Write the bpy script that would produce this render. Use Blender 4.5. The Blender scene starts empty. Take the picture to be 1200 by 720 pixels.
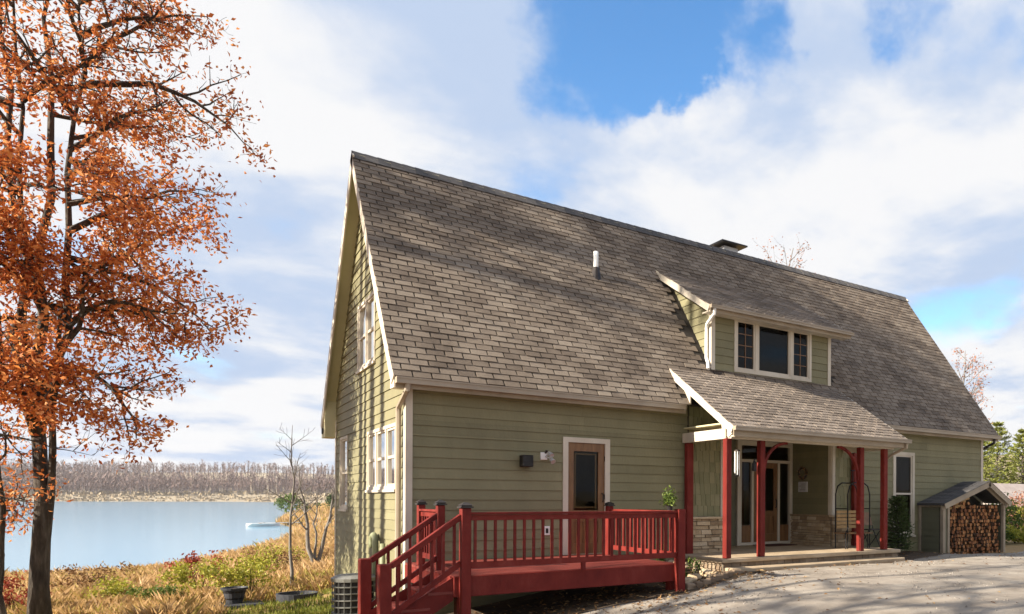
import bpy, bmesh, math, random
import numpy as np
from mathutils import Vector, Matrix
rnd = random.Random(7)
S = bpy.context.scene
COL = S.collection

# ------------------------------------------------------------------ camera, sky, sun, exposure
PHI, ROLL = 0.6555, 0.0044
CAM = Vector((-3.058, -13.055, 1.4))
Rv = Vector((math.cos(PHI), -math.sin(PHI), 0)); Fv = Vector((math.sin(PHI), math.cos(PHI), 0)); Uv = Vector((0, 0, 1))
cxv = Rv * math.cos(ROLL) + Uv * math.sin(ROLL); cyv = Uv * math.cos(ROLL) - Rv * math.sin(ROLL)
cd = bpy.data.cameras.new('camera'); cam = bpy.data.objects.new('camera', cd); COL.objects.link(cam)
M = Matrix.Identity(4)
for i in range(3):
    M[i][0] = cxv[i]; M[i][1] = cyv[i]; M[i][2] = -Fv[i]; M[i][3] = CAM[i]
cam.matrix_world = M
cd.sensor_width = 36; cd.lens = 856 / 1200 * 36
cd.shift_x = -(863.85 - 600) / 1200; cd.shift_y = (585.92 - 360) / 1200
cd.clip_start = 0.1; cd.clip_end = 8000
S.camera = cam

SUN_EL, SUN_BA = math.radians(28), 0.07
ca = 1 / math.hypot(1, SUN_BA)
SUN = Vector((-math.cos(SUN_EL) * ca, math.cos(SUN_EL) * ca * SUN_BA, math.sin(SUN_EL)))
sl = bpy.data.lights.new('sun', 'SUN'); sl.energy = 5.0; sl.angle = math.radians(0.5); sl.color = (1.0, 0.9, 0.74)
so = bpy.data.objects.new('sun', sl); COL.objects.link(so); so.rotation_euler = SUN.to_track_quat('Z', 'Y').to_euler()
so.location = (-20, 0, 30)

world = bpy.data.worlds.new('World'); S.world = world; world.use_nodes = True
nt = world.node_tree; nt.nodes.clear()
def wn(t, **k):
    n = nt.nodes.new(t)
    for a, b in k.items(): setattr(n, a, b)
    return n
L = nt.links.new
out = wn('ShaderNodeOutputWorld')
sky = wn('ShaderNodeTexSky', sky_type='NISHITA', sun_disc=False)
sky.sun_elevation = SUN_EL; sky.sun_rotation = math.atan2(SUN.x, SUN.y); sky.air_density = 1.0; sky.dust_density = 0.6; sky.ozone_density = 1.6
bg1 = wn('ShaderNodeBackground'); bg1.inputs[1].default_value = 0.105
hs = wn('ShaderNodeHueSaturation'); hs.inputs['Saturation'].default_value = 1.25; L(sky.outputs[0], hs.inputs['Color']); L(hs.outputs[0], bg1.inputs[0])
tc = wn('ShaderNodeTexCoord')
sep = wn('ShaderNodeSeparateXYZ'); L(tc.outputs['Generated'], sep.inputs[0])
def wmath(op, a, b=None, c=None, clamp=False):
    n = wn('ShaderNodeMath', operation=op, use_clamp=clamp)
    for i, v in enumerate((a, b, c)):
        if v is None: continue
        if isinstance(v, (int, float)): n.inputs[i].default_value = v
        else: L(v, n.inputs[i])
    return n.outputs[0]
zz = wmath('ADD', wmath('ABSOLUTE', sep.outputs[2]), 0.16)
comb = wn('ShaderNodeCombineXYZ'); L(wmath('DIVIDE', sep.outputs[0], zz), comb.inputs[0]); L(wmath('DIVIDE', sep.outputs[1], zz), comb.inputs[1])
def wnoise(vec, scale, detail, rough, dist, off):
    mp = wn('ShaderNodeMapping'); mp.inputs['Location'].default_value = off; L(vec, mp.inputs[0])
    n = wn('ShaderNodeTexNoise'); n.inputs['Scale'].default_value = scale; n.inputs['Detail'].default_value = detail
    n.inputs['Roughness'].default_value = rough; n.inputs['Distortion'].default_value = dist; L(mp.outputs[0], n.inputs['Vector']); return n.outputs[0]
n1 = wnoise(comb.outputs[0], 1.05, 9, 0.52, 0.25, (3.1, 1.7, 0.4))
n2 = wnoise(comb.outputs[0], 1.9, 7, 0.55, 0.2, (8.3, 0.7, 2.2))
wob_n = wn('ShaderNodeTexNoise'); wob_n.inputs['Scale'].default_value = 4.5; wob_n.inputs['Detail'].default_value = 8; wob_n.inputs['Roughness'].default_value = .6; L(tc.outputs['Generated'], wob_n.inputs['Vector'])
wsub = wn('ShaderNodeVectorMath', operation='SUBTRACT'); L(wob_n.outputs['Color'], wsub.inputs[0]); wsub.inputs[1].default_value = (.5, .5, .5)
wmad = wn('ShaderNodeVectorMath', operation='MULTIPLY_ADD'); L(wsub.outputs[0], wmad.inputs[0]); wmad.inputs[1].default_value = (.34, .34, .34); L(tc.outputs['Generated'], wmad.inputs[2])
wnm = wn('ShaderNodeVectorMath', operation='NORMALIZE'); L(wmad.outputs[0], wnm.inputs[0])
def blob(d, r0, r1, amp):     # gap or bank of cloud around one direction of the sky
    d = Vector(d).normalized()
    v = wn('ShaderNodeVectorMath', operation='DOT_PRODUCT'); L(wnm.outputs[0], v.inputs[0]); v.inputs[1].default_value = d
    m = wn('ShaderNodeMapRange', interpolation_type='SMOOTHSTEP'); L(v.outputs['Value'], m.inputs[0])
    m.inputs[1].default_value = math.cos(math.radians(r1)); m.inputs[2].default_value = math.cos(math.radians(r0))
    m.inputs[3].default_value = 0; m.inputs[4].default_value = amp
    return m.outputs[0]
dens = n1
for b in [((.375, .765, .535), 1, 7.5, -.2), ((.47, .69, .555), 1, 7.5, -.2), ((.66, .50, .57), 1, 4, -.03), ((.79, .50, .34), 1, 8, -.05), ((.06, .99, .14), 4, 16, -.07), ((.31, .87, .42), 1, 6, -.07), ((.22, .86, .50), 3, 12, .12), ((.60, .66, .46), 3, 12, .16), ((.72, .58, .40), 3, 12, .08), ((.5, .8, .33), 3, 12, .06)]:
    dens = wmath('ADD', dens, blob(*b))
hz_ = wn('ShaderNodeMapRange', interpolation_type='SMOOTHSTEP'); L(sep.outputs[2], hz_.inputs[0]); hz_.inputs[1].default_value = .02; hz_.inputs[2].default_value = .42; hz_.inputs[3].default_value = .10; hz_.inputs[4].default_value = 0
dens = wmath('ADD', dens, hz_.outputs[0])
mask = wn('ShaderNodeMapRange', interpolation_type='SMOOTHSTEP'); L(dens, mask.inputs[0])
mask.inputs[1].default_value = 0.30; mask.inputs[2].default_value = 0.45
# shade of the clouds: thick parts white, thin and lower parts blue grey
shade = wn('ShaderNodeMapRange', interpolation_type='SMOOTHSTEP'); L(wmath('ADD', wmath('MULTIPLY', n2, 0.75), wmath('MULTIPLY', dens, 0.35)), shade.inputs[0])
shade.inputs[1].default_value = 0.44; shade.inputs[2].default_value = 0.63
ccol = wn('ShaderNodeMix', data_type='RGBA'); L(shade.outputs[0], ccol.inputs[0])
ccol.inputs[6].default_value = (0.57, 0.69, 0.90, 1); ccol.inputs[7].default_value = (0.985, 0.985, 1.0, 1)
bg2 = wn('ShaderNodeBackground'); bg2.inputs[1].default_value = 0.35; L(ccol.outputs[2], bg2.inputs[0])
mx = wn('ShaderNodeMixShader'); L(mask.outputs[0], mx.inputs[0]); L(bg1.outputs[0], mx.inputs[1]); L(bg2.outputs[0], mx.inputs[2]); L(mx.outputs[0], out.inputs[0])

vs = S.view_settings; vs.view_transform = 'Standard'; vs.look = 'None'; vs.exposure = 1.46; vs.gamma = 1; vs.use_curve_mapping = False
S.render.engine = 'CYCLES'
S.cycles.max_bounces = 6; S.cycles.transparent_max_bounces = 8

# ------------------------------------------------------------------ materials
MATS = {}
def ramp(n, stops):
    cr = n.color_ramp
    while len(cr.elements) < len(stops): cr.elements.new(0.5)
    for e, (p, c) in zip(cr.elements, stops): e.position = p; e.color = (*c, 1)
def mat(name, cols, rough=0.7, scale=3.0, stretch=(1, 1, 1), detail=6, bump=0.0, bscale=None, piece=0.0, metal=0.0, spec=0.3, contrast=(0.3, 0.7), translucent=None, coat=0, leaf=False):
    """cols: colours along a noise ramp; piece: share of the ramp position that is random per piece"""
    m = bpy.data.materials.new(name); m.use_nodes = True; t = m.node_tree; t.nodes.clear(); K = t.links.new
    def nn(ty, **k):
        n = t.nodes.new(ty)
        for a, b in k.items(): setattr(n, a, b)
        return n
    def ma(op, a, b):
        n = nn('ShaderNodeMath', operation=op)
        for i, v in enumerate((a, b)):
            if isinstance(v, (int, float)): n.inputs[i].default_value = v
            else: K(v, n.inputs[i])
        return n.outputs[0]
    o = nn('ShaderNodeOutputMaterial'); p = nn('ShaderNodeBsdfPrincipled')
    p.inputs['Roughness'].default_value = rough; p.inputs['Metallic'].default_value = metal
    p.inputs['Specular IOR Level'].default_value = spec
    if coat: p.inputs['Coat Weight'].default_value = coat; p.inputs['Coat Roughness'].default_value = 0.15
    g = nn('ShaderNodeNewGeometry'); mp = nn('ShaderNodeMapping'); mp.inputs['Scale'].default_value = stretch; K(g.outputs['Position'], mp.inputs[0])
    no = nn('ShaderNodeTexNoise'); no.inputs['Scale'].default_value = scale; no.inputs['Detail'].default_value = detail; no.inputs['Roughness'].default_value = 0.62; K(mp.outputs[0], no.inputs['Vector'])
    mr = nn('ShaderNodeMapRange'); mr.inputs[1].default_value = contrast[0]; mr.inputs[2].default_value = contrast[1]; K(no.outputs[0], mr.inputs[0])
    fac = mr.outputs[0]
    if piece:
        oi = nn('ShaderNodeObjectInfo')
        r = ma('FRACT', ma('ADD', g.outputs['Random Per Island'], oi.outputs['Random']), 0)
        fac = ma('ADD', ma('MULTIPLY', fac, 1 - piece), ma('MULTIPLY', r, piece))
    cr = nn('ShaderNodeValToRGB'); k = len(cols); ramp(cr, [(i / max(1, k - 1), c) for i, c in enumerate(cols)]); K(fac, cr.inputs[0])
    K(cr.outputs[0], p.inputs['Base Color'])
    if bump:
        nb = nn('ShaderNodeTexNoise'); nb.inputs['Scale'].default_value = bscale or scale * 6; nb.inputs['Detail'].default_value = 6; nb.inputs['Roughness'].default_value = 0.65; K(mp.outputs[0], nb.inputs['Vector'])
        bp = nn('ShaderNodeBump'); bp.inputs['Strength'].default_value = min(1, bump); bp.inputs['Distance'].default_value = 0.02 * max(1, bump); K(nb.outputs[0], bp.inputs['Height']); K(bp.outputs[0], p.inputs['Normal'])
    if translucent:
        tr = nn('ShaderNodeBsdfTranslucent'); K(cr.outputs[0], tr.inputs['Color']); ms = nn('ShaderNodeMixShader'); ms.inputs[0].default_value = translucent
        K(p.outputs[0], ms.inputs[1]); K(tr.outputs[0], ms.inputs[2]); K(ms.outputs[0], o.inputs[0])
    else: K(p.outputs[0], o.inputs[0])
    MATS[name] = m; return m
mat('siding', [(.14, .128, .072), (.178, .163, .092), (.203, .187, .106), (.243, .223, .13)], 0.6, 1.3, (1, 1, .5), detail=9, bump=.35, bscale=22, piece=.38, spec=.3)
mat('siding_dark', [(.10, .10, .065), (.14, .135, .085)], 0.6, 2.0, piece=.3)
mat('shake', [(.16, .16, .085), (.22, .21, .12), (.27, .25, .15)], 0.7, 3, (4, 4, 1), bump=.3, bscale=25, piece=.6)
mat('trim', [(.42, .37, .30), (.52, .465, .385), (.58, .53, .45)], 0.5, 1.2, (1, 1, .6), bump=.1, bscale=20)
mat('soffit', [(.45, .42, .25), (.54, .50, .31)], 0.55, 1.5)
mat('backing', [(.04, .035, .03), (.06, .055, .045)], 0.9, 2)
mat('shingle', [(.07, .054, .043), (.125, .098, .077), (.175, .14, .11), (.222, .182, .145), (.275, .23, .185)], 0.85, 1.1, (1, 1, 1), detail=10, bump=.8, bscale=90, piece=.45, spec=.2)
mat('shingle_far', [(.095, .076, .063), (.155, .126, .104), (.21, .172, .142), (.265, .22, .185)], 0.85, 1.4, detail=8, bump=.6, bscale=90, piece=.5, spec=.2)
mat('shingle_dark', [(.05, .05, .055), (.085, .08, .08), (.12, .11, .105)], 0.85, 3, piece=.6, bump=.6, bscale=90)
mat('underlay', [(.022, .018, .016), (.035, .03, .026)], 0.95, 8)
mat('red', [(.075, .010, .009), (.125, .015, .012), (.16, .021, .016), (.20, .04, .03)], 0.6, 5, (1, 1, .5), bump=.3, bscale=26, piece=.35, spec=.15)
mat('red_floor', [(.13, .022, .018), (.185, .036, .028), (.25, .062, .048)], 0.5, 2.2, (1, 6, 1), bump=.3, bscale=20, piece=.4, spec=.3)
mat('cap', [(.025, .022, .022), (.05, .042, .04)], 0.45, 6, metal=.3)
mat('stone', [(.22, .155, .095), (.37, .275, .175), (.49, .38, .25), (.56, .47, .35)], 0.85, 5, bump=.9, bscale=30, piece=.7)
mat('brick', [(.13, .085, .055), (.21, .15, .10), (.29, .225, .16)], 0.9, 6, bump=.9, bscale=30, piece=.6)
mat('mortar', [(.14, .12, .095), (.19, .165, .13)], 0.95, 12, bump=.5)
mat('slab', [(.30, .225, .145), (.38, .29, .195), (.45, .355, .25)], 0.75, 2.5, bump=.5, bscale=25)
mat('wood_door', [(.11, .05, .02), (.17, .085, .034), (.23, .12, .05)], 0.4, 3, (5, 5, .6), bump=.15, bscale=20, spec=.4)
mat('wood_light', [(.30, .18, .07), (.44, .28, .12)], 0.45, 4, (4, 4, .6))
mat('fascia', [(.23, .185, .135), (.30, .245, .18), (.35, .29, .215)], 0.55, 1.5)
mat('gutter', [(.27, .22, .165), (.36, .30, .23)], 0.4, 1.5, (1, 1, 1), spec=.4)
mat('white', [(.70, .69, .66), (.80, .79, .77)], 0.45, 2)
mat('black_metal', [(.012, .012, .013), (.03, .028, .028)], 0.4, 5, metal=.4)
mat('steel', [(.35, .36, .38), (.5, .5, .52)], 0.3, 4, metal=.8)
mat('galv', [(.42, .42, .42), (.55, .55, .54)], 0.45, 4, metal=.5)
mat('bark', [(.022, .018, .015), (.06, .048, .039), (.13, .108, .09)], 0.95, 9, (1, 1, .22), bump=2.2, bscale=16)
mat('bark_grey', [(.09, .08, .07), (.17, .155, .14), (.24, .22, .20)], 0.95, 7, (1, 1, .3), bump=.8, bscale=20)
mat('oak_leaf', [(.14, .032, .016), (.38, .095, .028), (.62, .20, .05), (.78, .34, .11), (.86, .52, .30)], 0.6, 1.1, piece=.72, translucent=.42, spec=.25)
mat('pink_leaf', [(.28, .13, .09), (.46, .25, .18)], 0.6, 2, piece=.7, translucent=.3)
mat('green_leaf', [(.04, .075, .014), (.09, .14, .025), (.20, .24, .04)], 0.55, 2, piece=.6, translucent=.3)
mat('yellow_leaf', [(.15, .18, .022), (.34, .33, .04), (.52, .46, .07)], 0.55, 2, piece=.6, translucent=.3)
mat('red_leaf', [(.22, .035, .02), (.38, .09, .04)], 0.6, 2, piece=.7, translucent=.3)
mat('needle', [(.025, .045, .012), (.055, .085, .022), (.10, .13, .04)], 0.6, .8, piece=.6, translucent=.2)
mat('pine_needle', [(.08, .105, .022), (.20, .22, .045), (.36, .36, .10)], 0.6, .5, piece=.5, translucent=.3)
mat('dry_grass', [(.13, .12, .025), (.30, .27, .05), (.36, .22, .085), (.50, .32, .15), (.60, .43, .24), (.38, .22, .11)], 0.7, .5, detail=6, piece=.42, translucent=.35, contrast=(.25, .75))
mat('lawn_grass', [(.07, .10, .014), (.17, .19, .028), (.30, .27, .055)], 0.7, .9, piece=.5, translucent=.3)
mat('ground', [(.09, .085, .028), (.20, .14, .055), (.30, .185, .075), (.33, .24, .115)], 0.95, .22, detail=9, bump=.8, bscale=12)
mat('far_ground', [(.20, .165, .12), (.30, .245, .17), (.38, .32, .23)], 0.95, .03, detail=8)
mat('gravel', [(.15, .124, .10), (.235, .199, .163), (.31, .268, .223), (.40, .35, .295)], 0.92, 1.6, (1, 1, 1), detail=15, bump=.9, bscale=40, contrast=(.25, .75))
mat('pebble', [(.11, .095, .085), (.24, .21, .18), (.38, .34, .30)], 0.9, 30, piece=.9)
mat('soil', [(.030, .020, .013), (.065, .043, .026), (.11, .075, .045)], 0.95, 5, detail=10, bump=1.0, bscale=30)
mat('litter', [(.08, .035, .014), (.18, .085, .03), (.30, .17, .07), (.36, .26, .13)], 0.7, 3, piece=.9, translucent=.15)
mat('twig', [(.12, .078, .068), (.18, .125, .108), (.24, .178, .158)], 0.9, .02, piece=.45)
mat('far_trunk', [(.22, .18, .17), (.36, .31, .30)], 0.9, .1, piece=.7)
mat('far_shrub', [(.19, .15, .10), (.30, .24, .165), (.36, .30, .21)], 0.9, .03, piece=.6)
mat('log_bark', [(.05, .03, .02), (.10, .06, .037), (.16, .10, .063)], 0.9, 8, piece=.6, bump=.8)
mat('log_end', [(.07, .025, .010), (.19, .07, .024), (.33, .14, .05), (.48, .26, .115)], 0.8, 14, piece=.75, bump=.4)
mat('planter', [(.028, .030, .037), (.055, .058, .068)], 0.6, 8)
mat('vent_pipe', [(.19, .205, .12), (.25, .26, .16)], 0.5, 4)
mat('grill', [(.13, .13, .12), (.20, .20, .19)], 0.5, 4)
mat('paper', [(.42, .41, .42), (.54, .53, .53)], 0.6, 14)
mat('mat_rug', [(.05, .02, .015), (.085, .04, .03)], 0.95, 20)
mat('far_roof', [(.30, .25, .23), (.42, .36, .33)], 0.8, 1.5)
mat('curtain', [(.40, .36, .32), (.52, .48, .43)], 0.8, 6, (1, 1, .1))
mat('rope', [(.16, .12, .08), (.25, .19, .13)], 0.9, 10)
def glass(name, tint, ior, rough=0.02, wav=0.02):
    m = bpy.data.materials.new(name); m.use_nodes = True; t = m.node_tree; t.nodes.clear(); K = t.links.new
    o = t.nodes.new('ShaderNodeOutputMaterial'); fr = t.nodes.new('ShaderNodeFresnel'); fr.inputs[0].default_value = ior
    tr = t.nodes.new('ShaderNodeBsdfTransparent'); tr.inputs[0].default_value = (*tint, 1)
    gl = t.nodes.new('ShaderNodeBsdfGlossy'); gl.inputs['Roughness'].default_value = rough
    no = t.nodes.new('ShaderNodeTexNoise'); no.inputs['Scale'].default_value = 1.7
    g = t.nodes.new('ShaderNodeNewGeometry'); K(g.outputs['Position'], no.inputs['Vector'])
    bp = t.nodes.new('ShaderNodeBump'); bp.inputs['Strength'].default_value = wav; bp.inputs['Distance'].default_value = .1; K(no.outputs[0], bp.inputs['Height']); K(bp.outputs[0], gl.inputs['Normal'])
    ms = t.nodes.new('ShaderNodeMixShader'); K(fr.outputs[0], ms.inputs[0]); K(tr.outputs[0], ms.inputs[1]); K(gl.outputs[0], ms.inputs[2]); K(ms.outputs[0], o.inputs[0])
    MATS[name] = m
glass('glass', (.55, .55, .52), 1.3)
glass('glass_sky', (.45, .47, .5), 1.7)
def emit(name, col, st):
    m = bpy.data.materials.new(name); m.use_nodes = True; t = m.node_tree; t.nodes.clear()
    o = t.nodes.new('ShaderNodeOutputMaterial'); e = t.nodes.new('ShaderNodeEmission'); e.inputs[0].default_value = (*col, 1); e.inputs[1].default_value = st; t.links.new(e.outputs[0], o.inputs[0]); MATS[name] = m
emit('bulb', (1, .62, .25), 3.0)
emit('shade_glow', (1, .42, .13), 0.9)
# water
def water_mat():
    m = bpy.data.materials.new('water'); m.use_nodes = True; t = m.node_tree; p = t.nodes['Principled BSDF']; K = t.links.new
    p.inputs['Base Color'].default_value = (.13, .27, .38, 1); p.inputs['Roughness'].default_value = .13; p.inputs['IOR'].default_value = 1.33
    g = t.nodes.new('ShaderNodeNewGeometry'); mp = t.nodes.new('ShaderNodeMapping'); mp.inputs['Scale'].default_value = (.6, 1.5, 1); K(g.outputs['Position'], mp.inputs[0])
    no = t.nodes.new('ShaderNodeTexNoise'); no.inputs['Scale'].default_value = .8; no.inputs['Detail'].default_value = 5; K(mp.outputs[0], no.inputs['Vector'])
    bp = t.nodes.new('ShaderNodeBump'); bp.inputs['Strength'].default_value = .05; bp.inputs['Distance'].default_value = .12; K(no.outputs[0], bp.inputs['Height']); K(bp.outputs[0], p.inputs['Normal'])
    MATS['water'] = m
water_mat()

# ------------------------------------------------------------------ object helpers
def origin(o):
    v = Vector((0, 0, 0))
    while o is not None: v = v + o.location; o = o.parent
    return v
def link(o, parent=None):
    COL.objects.link(o)
    if parent is not None: o.parent = parent
    return o
def tag(o, label=None, cat=None, group=None, kind=None):
    for k, v in (('label', label), ('category', cat), ('group', group), ('kind', kind)):
        if v: o[k] = v
    return o
def thing(name, loc, label, cat, group=None):
    o = bpy.data.objects.new(name, None); o.location = loc; o.empty_display_size = .2; link(o); return tag(o, label, cat, group)
class MB:
    def __init__(s): s.v = []; s.f = []; s.mi = []; s.cur = 0
    def quad8(s, p):          # p: 4 bottom ring then 4 top ring
        b = len(s.v); s.v += [tuple(q) for q in p]
        for q in ((3, 2, 1, 0), (4, 5, 6, 7), (0, 1, 5, 4), (1, 2, 6, 5), (2, 3, 7, 6), (3, 0, 4, 7)): s.f.append([b + i for i in q]); s.mi.append(s.cur)
        return s
    def box(s, x0, y0, z0, x1, y1, z1):
        return s.quad8([(x0, y0, z0), (x1, y0, z0), (x1, y1, z0), (x0, y1, z0), (x0, y0, z1), (x1, y0, z1), (x1, y1, z1), (x0, y1, z1)])
    def face(s, pts):
        b = len(s.v); s.v += [tuple(q) for q in pts]; s.f.append(list(range(b, b + len(pts)))); s.mi.append(s.cur); return s
    def prism(s, poly, ext):  # poly: planar points, extruded by the vector ext
        b = len(s.v); n = len(poly); e = Vector(ext); s.v += [tuple(q) for q in poly] + [tuple(Vector(q) + e) for q in poly]
        s.f.append(list(range(b + n - 1, b - 1, -1))); s.f.append(list(range(b + n, b + 2 * n))); s.mi += [s.cur] * 2
        for i in range(n): j = (i + 1) % n; s.f.append([b + i, b + j, b + n + j, b + n + i]); s.mi.append(s.cur)
        return s
    def bar(s, a, b, w, h, up=(0, 0, 1)):   # straight bar of w (sideways) by h (up)
        a = Vector(a); b = Vector(b); d = (b - a).normalized(); sd = d.cross(Vector(up)).normalized(); u = sd.cross(d)
        P = []
        for c in (a, b): P += [c - sd * w / 2 - u * h / 2, c + sd * w / 2 - u * h / 2, c + sd * w / 2 + u * h / 2, c - sd * w / 2 + u * h / 2]
        return s.quad8(P)
    def tube(s, pts, rad, n=6, cap=True, jit=0):
        pts = [Vector(p) for p in pts]; b0 = len(s.v); k = len(pts)
        if isinstance(rad, (int, float)): rad = [rad] * k
        ref = Vector((0, 0, 1))
        d0 = (pts[1] - pts[0]).normalized()
        if abs(d0.z) > .9: ref = Vector((1, 0, 0))
        for i, p in enumerate(pts):
            d = (pts[min(k - 1, i + 1)] - pts[max(0, i - 1)]).normalized(); u = d.cross(ref)
            if u.length < 1e-4: u = d.cross(Vector((0, 1, 0)))
            u.normalize(); w = d.cross(u); ref = u.cross(d)
            for j in range(n):
                a = 2 * math.pi * j / n; r = rad[i] * (1 + (rnd.uniform(-jit, jit) if jit else 0)); s.v.append(tuple(p + u * math.cos(a) * r + w * math.sin(a) * r))
        for i in range(k - 1):
            for j in range(n):
                a = b0 + i * n + j; c = b0 + i * n + (j + 1) % n; s.f.append([a, c, c + n, a + n]); s.mi.append(s.cur)
        if cap:
            s.f.append([b0 + j for j in range(n - 1, -1, -1)]); s.f.append([b0 + (k - 1) * n + j for j in range(n)]); s.mi += [s.cur] * 2
        return s
    def lathe(s, c, prof, n=16):
        b = len(s.v)
        for r, z in prof:
            for j in range(n): a = 2 * math.pi * j / n; s.v.append((c[0] + r * math.cos(a), c[1] + r * math.sin(a), c[2] + z))
        for i in range(len(prof) - 1):
            for j in range(n): a = b + i * n + j; d = b + i * n + (j + 1) % n; s.f.append([a, d, d + n, a + n]); s.mi.append(s.cur)
        s.f.append([b + j for j in range(n - 1, -1, -1)]); s.f.append([b + (len(prof) - 1) * n + j for j in range(n)]); s.mi += [s.cur] * 2
        return s
    def leaf(s, c, d, nrm, l, w):      # pointed leaf folded along its midrib, two faces
        side = d.cross(nrm); side.normalize(); b = len(s.v); mid = c + d * (l * .45)
        s.v += [tuple(c), tuple(mid + side * w / 2 + nrm * w * .18), tuple(c + d * l - nrm * l * .12), tuple(mid - side * w / 2 + nrm * w * .18)]
        s.f += [[b, b + 1, b + 2], [b, b + 2, b + 3]]; s.mi += [s.cur] * 2
    def mesh(s, name, mats, o=Vector((0, 0, 0)), smooth=False):
        me = bpy.data.meshes.new(name)
        if s.v:
            a = np.array(s.v, dtype=np.float64) - np.array(o); me.from_pydata(a.tolist(), [], s.f)
        if isinstance(mats, str): mats = [mats]
        for m in mats: me.materials.append(MATS[m])
        if len(mats) > 1: me.polygons.foreach_set('material_index', s.mi)
        if smooth: me.polygons.foreach_set('use_smooth', [True] * len(me.polygons))
        me.update(); return me
    def build(s, name, mats, parent=None, loc=None, smooth=False, bevel=0):
        o = bpy.data.objects.new(name, None) if False else None
        if parent is not None: org = origin(parent)
        else: org = Vector(loc) if loc is not None else Vector((0, 0, 0))
        ob = bpy.data.objects.new(name, s.mesh(name, mats, org, smooth))
        if parent is None: ob.location = org
        link(ob, parent)
        if bevel:
            b = ob.modifiers.new('bevel', 'BEVEL'); b.width = bevel; b.segments = 1; b.limit_method = 'ANGLE'
        return ob
def part(name, m, parent, *boxes, bevel=0):
    b = MB()
    for x in boxes: b.box(*x)
    return b.build(name, m, parent, bevel=bevel)

# ------------------------------------------------------------------ ground
WATER = -2.6
LAKE = [(-60, 55), (-20.5, 39.8), (-9.7, 36.2), (-7.8, 36.2), (-5, 36.9), (-2.2, 42), (0, 49.3), (2.6, 58), (5.1, 69.9), (7.4, 83.3), (8.6, 95), (9.2, 104), (9.7, 129), (15, 170), (24, 230), (42, 380), (68, 612), (80, 760), (40, 860), (-30, 850), (-150, 870), (-300, 880), (-700, 900), (-700, 55)]
LK = np.array(LAKE, float)
def lake_dist(x, y):       # positive outside
    p = np.array([x, y]); a = LK; b = np.roll(LK, -1, 0); ab = b - a; t = np.clip(((p - a) * ab).sum(1) / (ab * ab).sum(1), 0, 1)
    d = np.sqrt((((a + ab * t[:, None]) - p) ** 2).sum(1).min())
    ins = False
    for (x1, y1), (x2, y2) in zip(a, b):
        if (y1 > y) != (y2 > y) and x < (x2 - x1) * (y - y1) / (y2 - y1) + x1: ins = not ins
    return -d if ins else d
def sst(t): t = max(0, min(1, t)); return t * t * (3 - 2 * t)
def edge_y(x):             # house-side edge of the gravel drive
    P = [(-6, -6.2), (-1.6, -3.9), (.6, -2.95), (2.1, -2.9), (2.8, -3.0), (3.55, -3.04), (4.2, -2.86), (4.8, -2.55), (5.25, -2.3), (7, -2.12), (10.3, -2.05), (11.5, -1.65), (12.8, -1.22), (16.6, -1.22), (17.5, -.6), (22, 1.2), (60, 6)]
    if x <= P[0][0]: return P[0][1]
    for (a, b), (c, d) in zip(P, P[1:]):
        if x <= c: return b + (d - b) * (x - a) / (c - a)
    return P[-1][1]
def wob(x, y): return .35 * math.sin(x * .13 + 1) * math.sin(y * .11) + .12 * math.sin(x * .5 + y * .37)
def g0(x, y):
    s = sst((6.2 - x) / 8.5)
    z = -s * (.62 + .075 * max(0, min(y + 2.7, 9)))
    if x > 13: z -= .10 * sst((x - 12) / 4)
    return z
def gz(x, y, drive=True):
    z = g0(x, y); r = math.hypot(x - CAM.x, y - CAM.y)
    if r > 14:
        d = lake_dist(x, y)
        if y > 300: sh = WATER + (.09 * d if d > 0 else max(-2, .1 * d)) if d < 90 else WATER + 8.1 + 33 * sst((d - 90) / 420) + 2.5 * math.sin(x * .012)
        else: sh = WATER + (.062 * d if d > 0 else max(-2, .12 * d))
        far = sst((r - 25) / 60)
        top = z * (1 - far) + (.9 + wob(x, y)) * far if y < 300 else 1e3
        if x > 12 and y < 300: top = z + far * (.2 + .02 * max(0, x - 40))
        k = .25; h = max(0, min(1, .5 + .5 * (sh - top) / k)) if top < 900 else 0
        z = (sh * (1 - h) + top * h - k * h * (1 - h)) if top < 900 else sh
    if drive and -8 < x < 60 and y < edge_y(x) - .25 and y > -40: z -= .06
    return z
def build_ground():
    rs = [0.6]; 
    while rs[-1] < 3200: rs.append(rs[-1] * (1.035 if rs[-1] < 260 else 1.07) + .02)
    N = 300
    angs = []
    a = -math.pi
    base = math.atan2(Fv.y, Fv.x)
    while a < math.pi:
        angs.append(base + a); a += .012 if -.6 < a < 1.0 else .05
    b = MB(); na = len(angs)
    b.v.append((CAM.x, CAM.y, gz(CAM.x, CAM.y)))
    for r in rs:
        for an in angs:
            x = CAM.x + r * math.cos(an); y = CAM.y + r * math.sin(an); b.v.append((x, y, gz(x, y)))
    for j in range(na): b.f.append([0, 1 + j, 1 + (j + 1) % na])
    for i in range(len(rs) - 1):
        for j in range(na):
            p = 1 + i * na + j; q = 1 + i * na + (j + 1) % na; b.f.append([p, p + na, q + na, q])
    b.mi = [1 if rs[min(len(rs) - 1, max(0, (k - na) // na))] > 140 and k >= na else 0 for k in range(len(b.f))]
    o = b.build('ground', ['ground', 'far_ground'], smooth=True); tag(o, 'golden meadow and bank round the house', 'ground', kind='structure')
build_ground()
w = MB(); w.face([(-1500, 20, WATER), (140, 20, WATER), (140, 1100, WATER), (-1500, 1100, WATER)])
tag(w.build('water', 'water'), 'calm pale blue lake behind the meadow', 'lake', kind='structure')
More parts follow.
